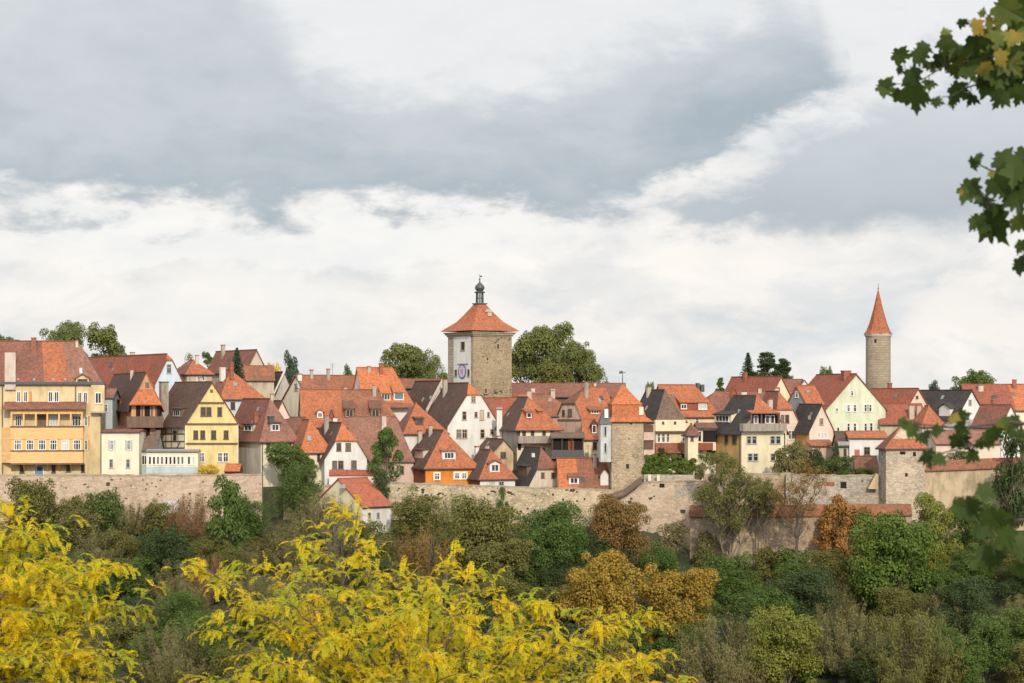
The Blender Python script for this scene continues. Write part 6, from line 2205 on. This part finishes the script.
trunk = [Vector((3.9, 6.4, base.z - 0.5)), Vector((3.85, 6.35, -2.2)), Vector((3.8, 6.3, 0)), Vector((3.9, 6.4, 1.8)), Vector((3.95, 6.5, 3.6))]
add_tube(bm, [p - base for p in trunk], [0.19, 0.17, 0.15, 0.10, 0.04], 10)
def branch(pts, r0):
    n = len(pts)
    add_tube(bm, [p - base for p in pts], [max(0.0022, r0 * (0.9, 0.55, 0.3, 0.16, 0.1, 0.07, 0.05, 0.04)[i]) if n > 4 else r0 * 0.35 * (1 - i / n) + 0.0016 for i in range(n)], 6)
br = []
for pl, r0 in (([trunk[2] + Vector((0, 0, .8)), P(1180, 70, 6.7), P(1060, 55, 7), P(1008, 52, 7), P(972, 62, 7), P(945, 66, 7), P(925, 78, 7), P(905, 86, 7)], 0.035),
               ([P(1008, 52, 7), P(990, 80, 7), P(966, 88, 7), P(948, 98, 7)], 0.008),
               ([P(1060, 55, 7), P(1020, 20, 7), P(985, 24, 7)], 0.008),
               ([P(1060, 55, 7), P(1022, 82, 7), P(1000, 90, 7)], 0.008),
               ([trunk[2] + Vector((0, 0, .3)), P(1170, 190, 6.5), P(1060, 172, 6.6), P(1010, 176, 6.6), P(990, 170, 6.6), P(978, 164, 6.6)], 0.03),
               ([P(1010, 176, 6.6), P(992, 200, 6.6), P(985, 212, 6.6)], 0.006),
               ([P(1060, 172, 6.6), P(1030, 215, 6.6), P(1026, 255, 6.6)], 0.007),
               ([trunk[1] + Vector((0, 0, 1.6)), P(1200, 440, 6.1), P(1080, 430, 6.0), P(1010, 422, 6.0), P(960, 428, 6.0), P(915, 424, 6.0)], 0.03),
               ([P(1010, 422, 6.0), P(975, 445, 6.0), P(935, 455, 6.0)], 0.006),
               ([trunk[1] + Vector((0, 0, 1.2)), P(1200, 520, 5.9), P(1090, 520, 6.0), P(1010, 520, 5.6), P(975, 505, 5.6), P(962, 503, 5.6)], 0.025),
               ([P(1090, 520, 6.0), P(1010, 548, 5.6), P(985, 552, 5.6)], 0.008)):
    branch(pl, r0)
    for a, b in zip(pl, pl[1:]):
        for k in range(5):
            br.append(a.lerp(b, k / 5))
def thicken(lst, f):
    out = list(lst)
    for px, py, sz, rot, m_ in lst:
        if r.random() < f and sz > 14:
            out.append((px + r.uniform(2, 15), py + r.uniform(-11, 11), sz * r.uniform(0.65, 0.95), rot + r.uniform(-60, 60), 0))
    return out
for lst, Yb in ((thicken(U_, 0.45), 7.0), (thicken(M_, 0.6), 6.6), (thicken(L_, 0.15), 6.0)):
    for px, py, sz, rot, m_ in lst:
        Y = (Yb if py < 480 else 5.5) + r.uniform(-0.12, 0.12) - 0.2 * (m_ == 1)
        if m_ == 0 and ((px > 975 and py < 65 and r.random() < 0.6) or r.random() < 0.12):
            m_ = 2
        if m_ == 1:
            sz *= 0.8
        c = P(px, py, Y)
        s_ = sz * Y / F * (0.94 if Yb > 6.2 else 0.68)
        maple_leaf(vs, fs, mi, m_, r, c, s_, rot + r.uniform(-25, 25), 0.72)
        near = min(br, key=lambda q: (q - c).length)
        if (near - c).length < 0.4:
            a = math.radians(rot)
            add_tube(bm, [near - base, c.lerp(near, 0.4) + Vector((0, 0, 0.01)) - base, c - base], [0.0018, 0.0015, 0.0013], 4, cap=False)
# the rest of the crown, outside the picture
for i in range(420):
    d = rvec(r)
    c = Vector((4.6, 6.9, 1.6)) + Vector((d.x * 1.9, d.y * 2.2, d.z * 2.3)) * r.uniform(0.5, 1)
    if 512 + F * c.x / max(c.y, 0.5) < 1075:
        continue
    maple_leaf(vs, fs, mi, 0 if r.random() < 0.9 else 1, r, c, r.uniform(0.09, 0.14), r.uniform(180, 360), 0.8)
for i in range(9):
    d = rvec(r)
    e = Vector((4.6, 6.9, 1.6)) + Vector((abs(d.x) * 1.4, d.y * 1.6, d.z * 1.6))
    s0_ = trunk[2].lerp(trunk[4], r.random())
    branch([s0_, s0_.lerp(e, 0.5) + Vector((0, 0, .15)), e], 0.03)
obj('trunk', bm, BARKD, root)
me = bpy.data.meshes.new('crown')
me.from_pydata([tuple(v - base) for v in vs], [], fs)
me.materials.append(MG)
me.materials.append(MY)
me.materials.append(ML)
me.polygons.foreach_set('material_index', mi)
o = bpy.data.objects.new('crown', me)
COL.objects.link(o)
o.parent = root
# ================================================================== CAMERA, LIGHT, SKY
cam = bpy.data.cameras.new('camera')
cam.lens = 70
cam.sensor_width = 36
cam.shift_y = (HY - 341.5) / 1024.0
cam.clip_start = 0.1
cam.clip_end = 20000
cam.dof.use_dof = True
cam.dof.focus_distance = 262
cam.dof.aperture_fstop = 9
co_ = bpy.data.objects.new('camera', cam)
COL.objects.link(co_)
co_.rotation_euler = (math.pi / 2, 0, 0)
SC.camera = co_

to_sun = Vector((0.16, -0.86, 0.47)).normalized()
sun = bpy.data.lights.new('sun', 'SUN')
sun.energy = 2.75
sun.angle = R(1.5)
sun.color = (1.0, 0.88, 0.70)
so = bpy.data.objects.new('sun', sun)
COL.objects.link(so)
so.rotation_euler = to_sun.to_track_quat('Z', 'Y').to_euler()

w = bpy.data.worlds.new('World')
SC.world = w
w.use_nodes = True
nt = w.node_tree
for n in list(nt.nodes):
    nt.nodes.remove(n)
out = nt.nodes.new('ShaderNodeOutputWorld')
sky = nd(nt, 'ShaderNodeTexSky', sky_type='NISHITA')
sky.sun_disc = False
sky.sun_elevation = math.asin(to_sun.z)
sky.sun_rotation = math.atan2(to_sun.x, to_sun.y)
bg1 = nd(nt, 'ShaderNodeBackground')
bg1.inputs[1].default_value = 0.12
nt.links.new(sky.outputs[0], bg1.inputs[0])
tc = nd(nt, 'ShaderNodeTexCoord')
sp = nd(nt, 'ShaderNodeSeparateXYZ')
nt.links.new(tc.outputs['Generated'], sp.inputs[0])
az = math_n(nt, 'ARCTAN2', sp.outputs[0], sp.outputs[1])
el = math_n(nt, 'ARCSINE', sp.outputs[2])
cv_ = nd(nt, 'ShaderNodeCombineXYZ')
nt.links.new(az, cv_.inputs[0])
nt.links.new(math_n(nt, 'MULTIPLY', el, 2.1), cv_.inputs[1])
cvec = cv_.outputs[0]


def wnoise(scale, detail, rough, off, dist=0.0):
    mp = nd(nt, 'ShaderNodeMapping')
    mp.inputs['Location'].default_value = off
    nt.links.new(cvec, mp.inputs[0])
    n = nd(nt, 'ShaderNodeTexNoise')
    n.inputs['Scale'].default_value = scale
    n.inputs['Detail'].default_value = detail
    n.inputs['Roughness'].default_value = rough
    n.inputs['Distortion'].default_value = dist
    nt.links.new(mp.outputs[0], n.inputs['Vector'])
    return n.outputs[0]


# billows move the cloud edges
nA = wnoise(17, 7, 0.58, (3.1, 0.4, 0), 0.2)
nB = wnoise(8, 5, 0.55, (7.3, 2.4, 1.0), 0.1)
nC = wnoise(40, 6, 0.6, (1.3, 5.4, 2.0), 0.3)
A01 = math_n(nt, 'MULTIPLY_ADD', az, 1.944, 0.5)
A01 = math_n(nt, 'ADD', A01, math_n(nt, 'MULTIPLY_ADD', nA, 0.06, -0.03))
E01 = math_n(nt, 'MULTIPLY', el, 4.978)          # 1.0 = 11.5 degrees up


def edge(pts):
    st = []
    for x, y in pts:
        v = (400 - y) / 500.0
        st.append((x / 1024.0, (v, v, v)))
    r_ = ramp(nt, A01, st, 'B_SPLINE' if False else 'EASE')
    s_ = nd(nt, 'ShaderNodeSeparateColor')
    nt.links.new(r_, s_.inputs[0])
    return math_n(nt, 'MULTIPLY', s_.outputs[0], 500.0 / 400.0)


def sstep(v, lo, hi):
    m = nd(nt, 'ShaderNodeMapRange', interpolation_type='SMOOTHSTEP')
    m.inputs[1].default_value = lo
    m.inputs[2].default_value = hi
    nt.links.new(v, m.inputs[0])
    return m.outputs[0]


wob = math_n(nt, 'ADD', math_n(nt, 'MULTIPLY_ADD', nA, 0.42, -0.21), math_n(nt, 'MULTIPLY_ADD', nC, 0.20, -0.10))
b1 = edge([(0, 214), (120, 212), (200, 202), (300, 200), (400, 210), (560, 216), (615, 207), (660, 186), (700, 172), (760, 140), (800, 116), (836, 92), (1000, -60)])
t1 = edge([(0, -120), (200, -110), (262, -10), (310, 44), (360, 70), (420, 82), (450, 78), (520, 66), (600, 46), (660, 22), (705, -4), (760, -16), (810, 4), (842, 60), (856, 110)])
d1b = math_n(nt, 'SUBTRACT', math_n(nt, 'ADD', E01, math_n(nt, 'MULTIPLY', wob, 0.8)), b1)
d1t = math_n(nt, 'SUBTRACT', math_n(nt, 'ADD', t1, wob), E01)
m1 = math_n(nt, 'MULTIPLY', sstep(d1b, -0.03, 0.05), sstep(d1t, -0.04, 0.17))
b2 = edge([(600, 220), (680, 226), (740, 234), (820, 235), (920, 232), (1024, 226)])
t2 = edge([(560, 226), (640, 206), (700, 182), (745, 157), (790, 127), (830, 98), (880, 86), (940, 70), (1024, 56)])
d2b = math_n(nt, 'SUBTRACT', math_n(nt, 'ADD', E01, math_n(nt, 'MULTIPLY', wob, 0.5)), b2)
d2t = math_n(nt, 'SUBTRACT', math_n(nt, 'ADD', math_n(nt, 'ADD', t2, 0.03), math_n(nt, 'MULTIPLY', wob, 1.5)), E01)
m2 = math_n(nt, 'MULTIPLY', sstep(d2b, -0.03, 0.05), sstep(d2t, -0.05, 0.15))
# colours
hb = math_n(nt, 'MINIMUM', math_n(nt, 'MAXIMUM', d1b, 0.0), 1.0)
grey1 = ramp(nt, math_n(nt, 'ADD', hb, math_n(nt, 'ADD', math_n(nt, 'MULTIPLY_ADD', nB, 0.55, -0.235), math_n(nt, 'MULTIPLY_ADD', nA, 0.34, -0.16))), [(0.0, (0.41, 0.475, 0.53)), (0.12, (0.475, 0.53, 0.58)), (0.28, (0.57, 0.61, 0.65)), (0.50, (0.645, 0.675, 0.705)), (0.8, (0.74, 0.76, 0.775))])
hb2 = math_n(nt, 'MINIMUM', math_n(nt, 'MAXIMUM', d2b, 0.0), 1.0)
grey2 = ramp(nt, math_n(nt, 'ADD', hb2, math_n(nt, 'MULTIPLY_ADD', nB, 0.22, -0.11)), [(0.0, (0.47, 0.52, 0.57)), (0.12, (0.54, 0.585, 0.63)), (0.35, (0.67, 0.70, 0.735))])
# thin gaps let the blue through, low on the right
nE = wnoise(9, 5, 0.6, (5.2, 1.1, 6.0), 0.3)
gap = math_n(nt, 'MULTIPLY', sstep(nE, 0.47, 0.66), sstep(math_n(nt, 'MULTIPLY', E01, -1.0), -0.42, -0.10))
gap = math_n(nt, 'MULTIPLY', gap, sstep(az, -0.12, 0.06))
# bright layer with cumulus relief below the grey bank
nD = wnoise(13, 7, 0.6, (2.2, 9.1, 4.0), 0.4)
bright = ramp(nt, nD, [(0.30, (0.67, 0.71, 0.745)), (0.42, (0.79, 0.79, 0.79)), (0.52, (0.90, 0.875, 0.85)), (0.64, (1.0, 0.96, 0.915))])
up_b = ramp(nt, E01, [(0.50, (0, 0, 0)), (0.75, (1, 1, 1))])
sepu = nd(nt, 'ShaderNodeSeparateColor')
nt.links.new(up_b, sepu.inputs[0])
bright = mixc(nt, math_n(nt, 'MULTIPLY', sepu.outputs[0], 0.75), bright, (0.85, 0.86, 0.87, 1))
bright = mixc(nt, math_n(nt, 'MULTIPLY', gap, 0.75), bright, (0.60, 0.68, 0.745, 1))
def puff(cx_, cy_, rx_, ry_, amp):
    du = math_n(nt, 'DIVIDE', math_n(nt, 'SUBTRACT', A01, cx_ / 1024.0), rx_ / 1024.0)
    dv = math_n(nt, 'DIVIDE', math_n(nt, 'SUBTRACT', math_n(nt, 'ADD', E01, math_n(nt, 'MULTIPLY', wob, 0.8)), (400 - cy_) / 400.0), ry_ / 400.0)
    d_ = math_n(nt, 'ADD', math_n(nt, 'MULTIPLY', du, du), math_n(nt, 'MULTIPLY', dv, dv))
    return math_n(nt, 'MULTIPLY', sstep(math_n(nt, 'MULTIPLY', d_, -1.0), -1.0, -0.15), amp)
for (a_, b_) in (((715, 268, 120, 52, 0.62), (1.03, 0.97, 0.905, 1)), ((960, 320, 80, 40, 0.7), (1.0, 0.94, 0.88, 1)), ((500, 335, 130, 40, 0.6), (0.98, 0.925, 0.87, 1)), ((240, 310, 150, 50, 0.6), (0.97, 0.94, 0.91, 1)),
                 ((300, 240, 420, 34, 0.62), (0.98, 0.97, 0.95, 1)), ((840, 296, 90, 34, 0.5), (0.74, 0.76, 0.785, 1)), ((600, 290, 90, 30, 0.45), (0.74, 0.755, 0.775, 1))):
    bright = mixc(nt, puff(*a_), bright, b_)
col = mixc(nt, m2, bright, grey2)
col = mixc(nt, m1, col, grey1)
bg2 = nd(nt, 'ShaderNodeBackground')
nt.links.new(col, bg2.inputs[0])
# unseen sky brightened round the sun behind the camera, added as frontal fill
dp_ = nd(nt, 'ShaderNodeVectorMath', operation='DOT_PRODUCT')
nt.links.new(tc.outputs['Generated'], dp_.inputs[0])
dp_.inputs[1].default_value = tuple(to_sun)
glow = math_n(nt, 'MULTIPLY_ADD', sstep(dp_.outputs['Value'], 0.25, 1.0), 0.9, 1.0)
nt.links.new(glow, bg2.inputs[1])
mx = nd(nt, 'ShaderNodeMixShader')
mx.inputs[0].default_value = 0.96
nt.links.new(bg1.outputs[0], mx.inputs[1])
nt.links.new(bg2.outputs[0], mx.inputs[2])
nt.links.new(mx.outputs[0], out.inputs[0])

SC.view_settings.view_transform = 'Standard'
SC.view_settings.look = 'None'
SC.view_settings.exposure = 0.0
SC.view_settings.gamma = 1.0
SC.view_settings.use_curve_mapping = False
SC.render.engine = 'CYCLES'
SC.cycles.max_bounces = 8
SC.cycles.diffuse_bounces = 5
SC.cycles.transparent_max_bounces = 4
SC.cycles.use_denoising = True
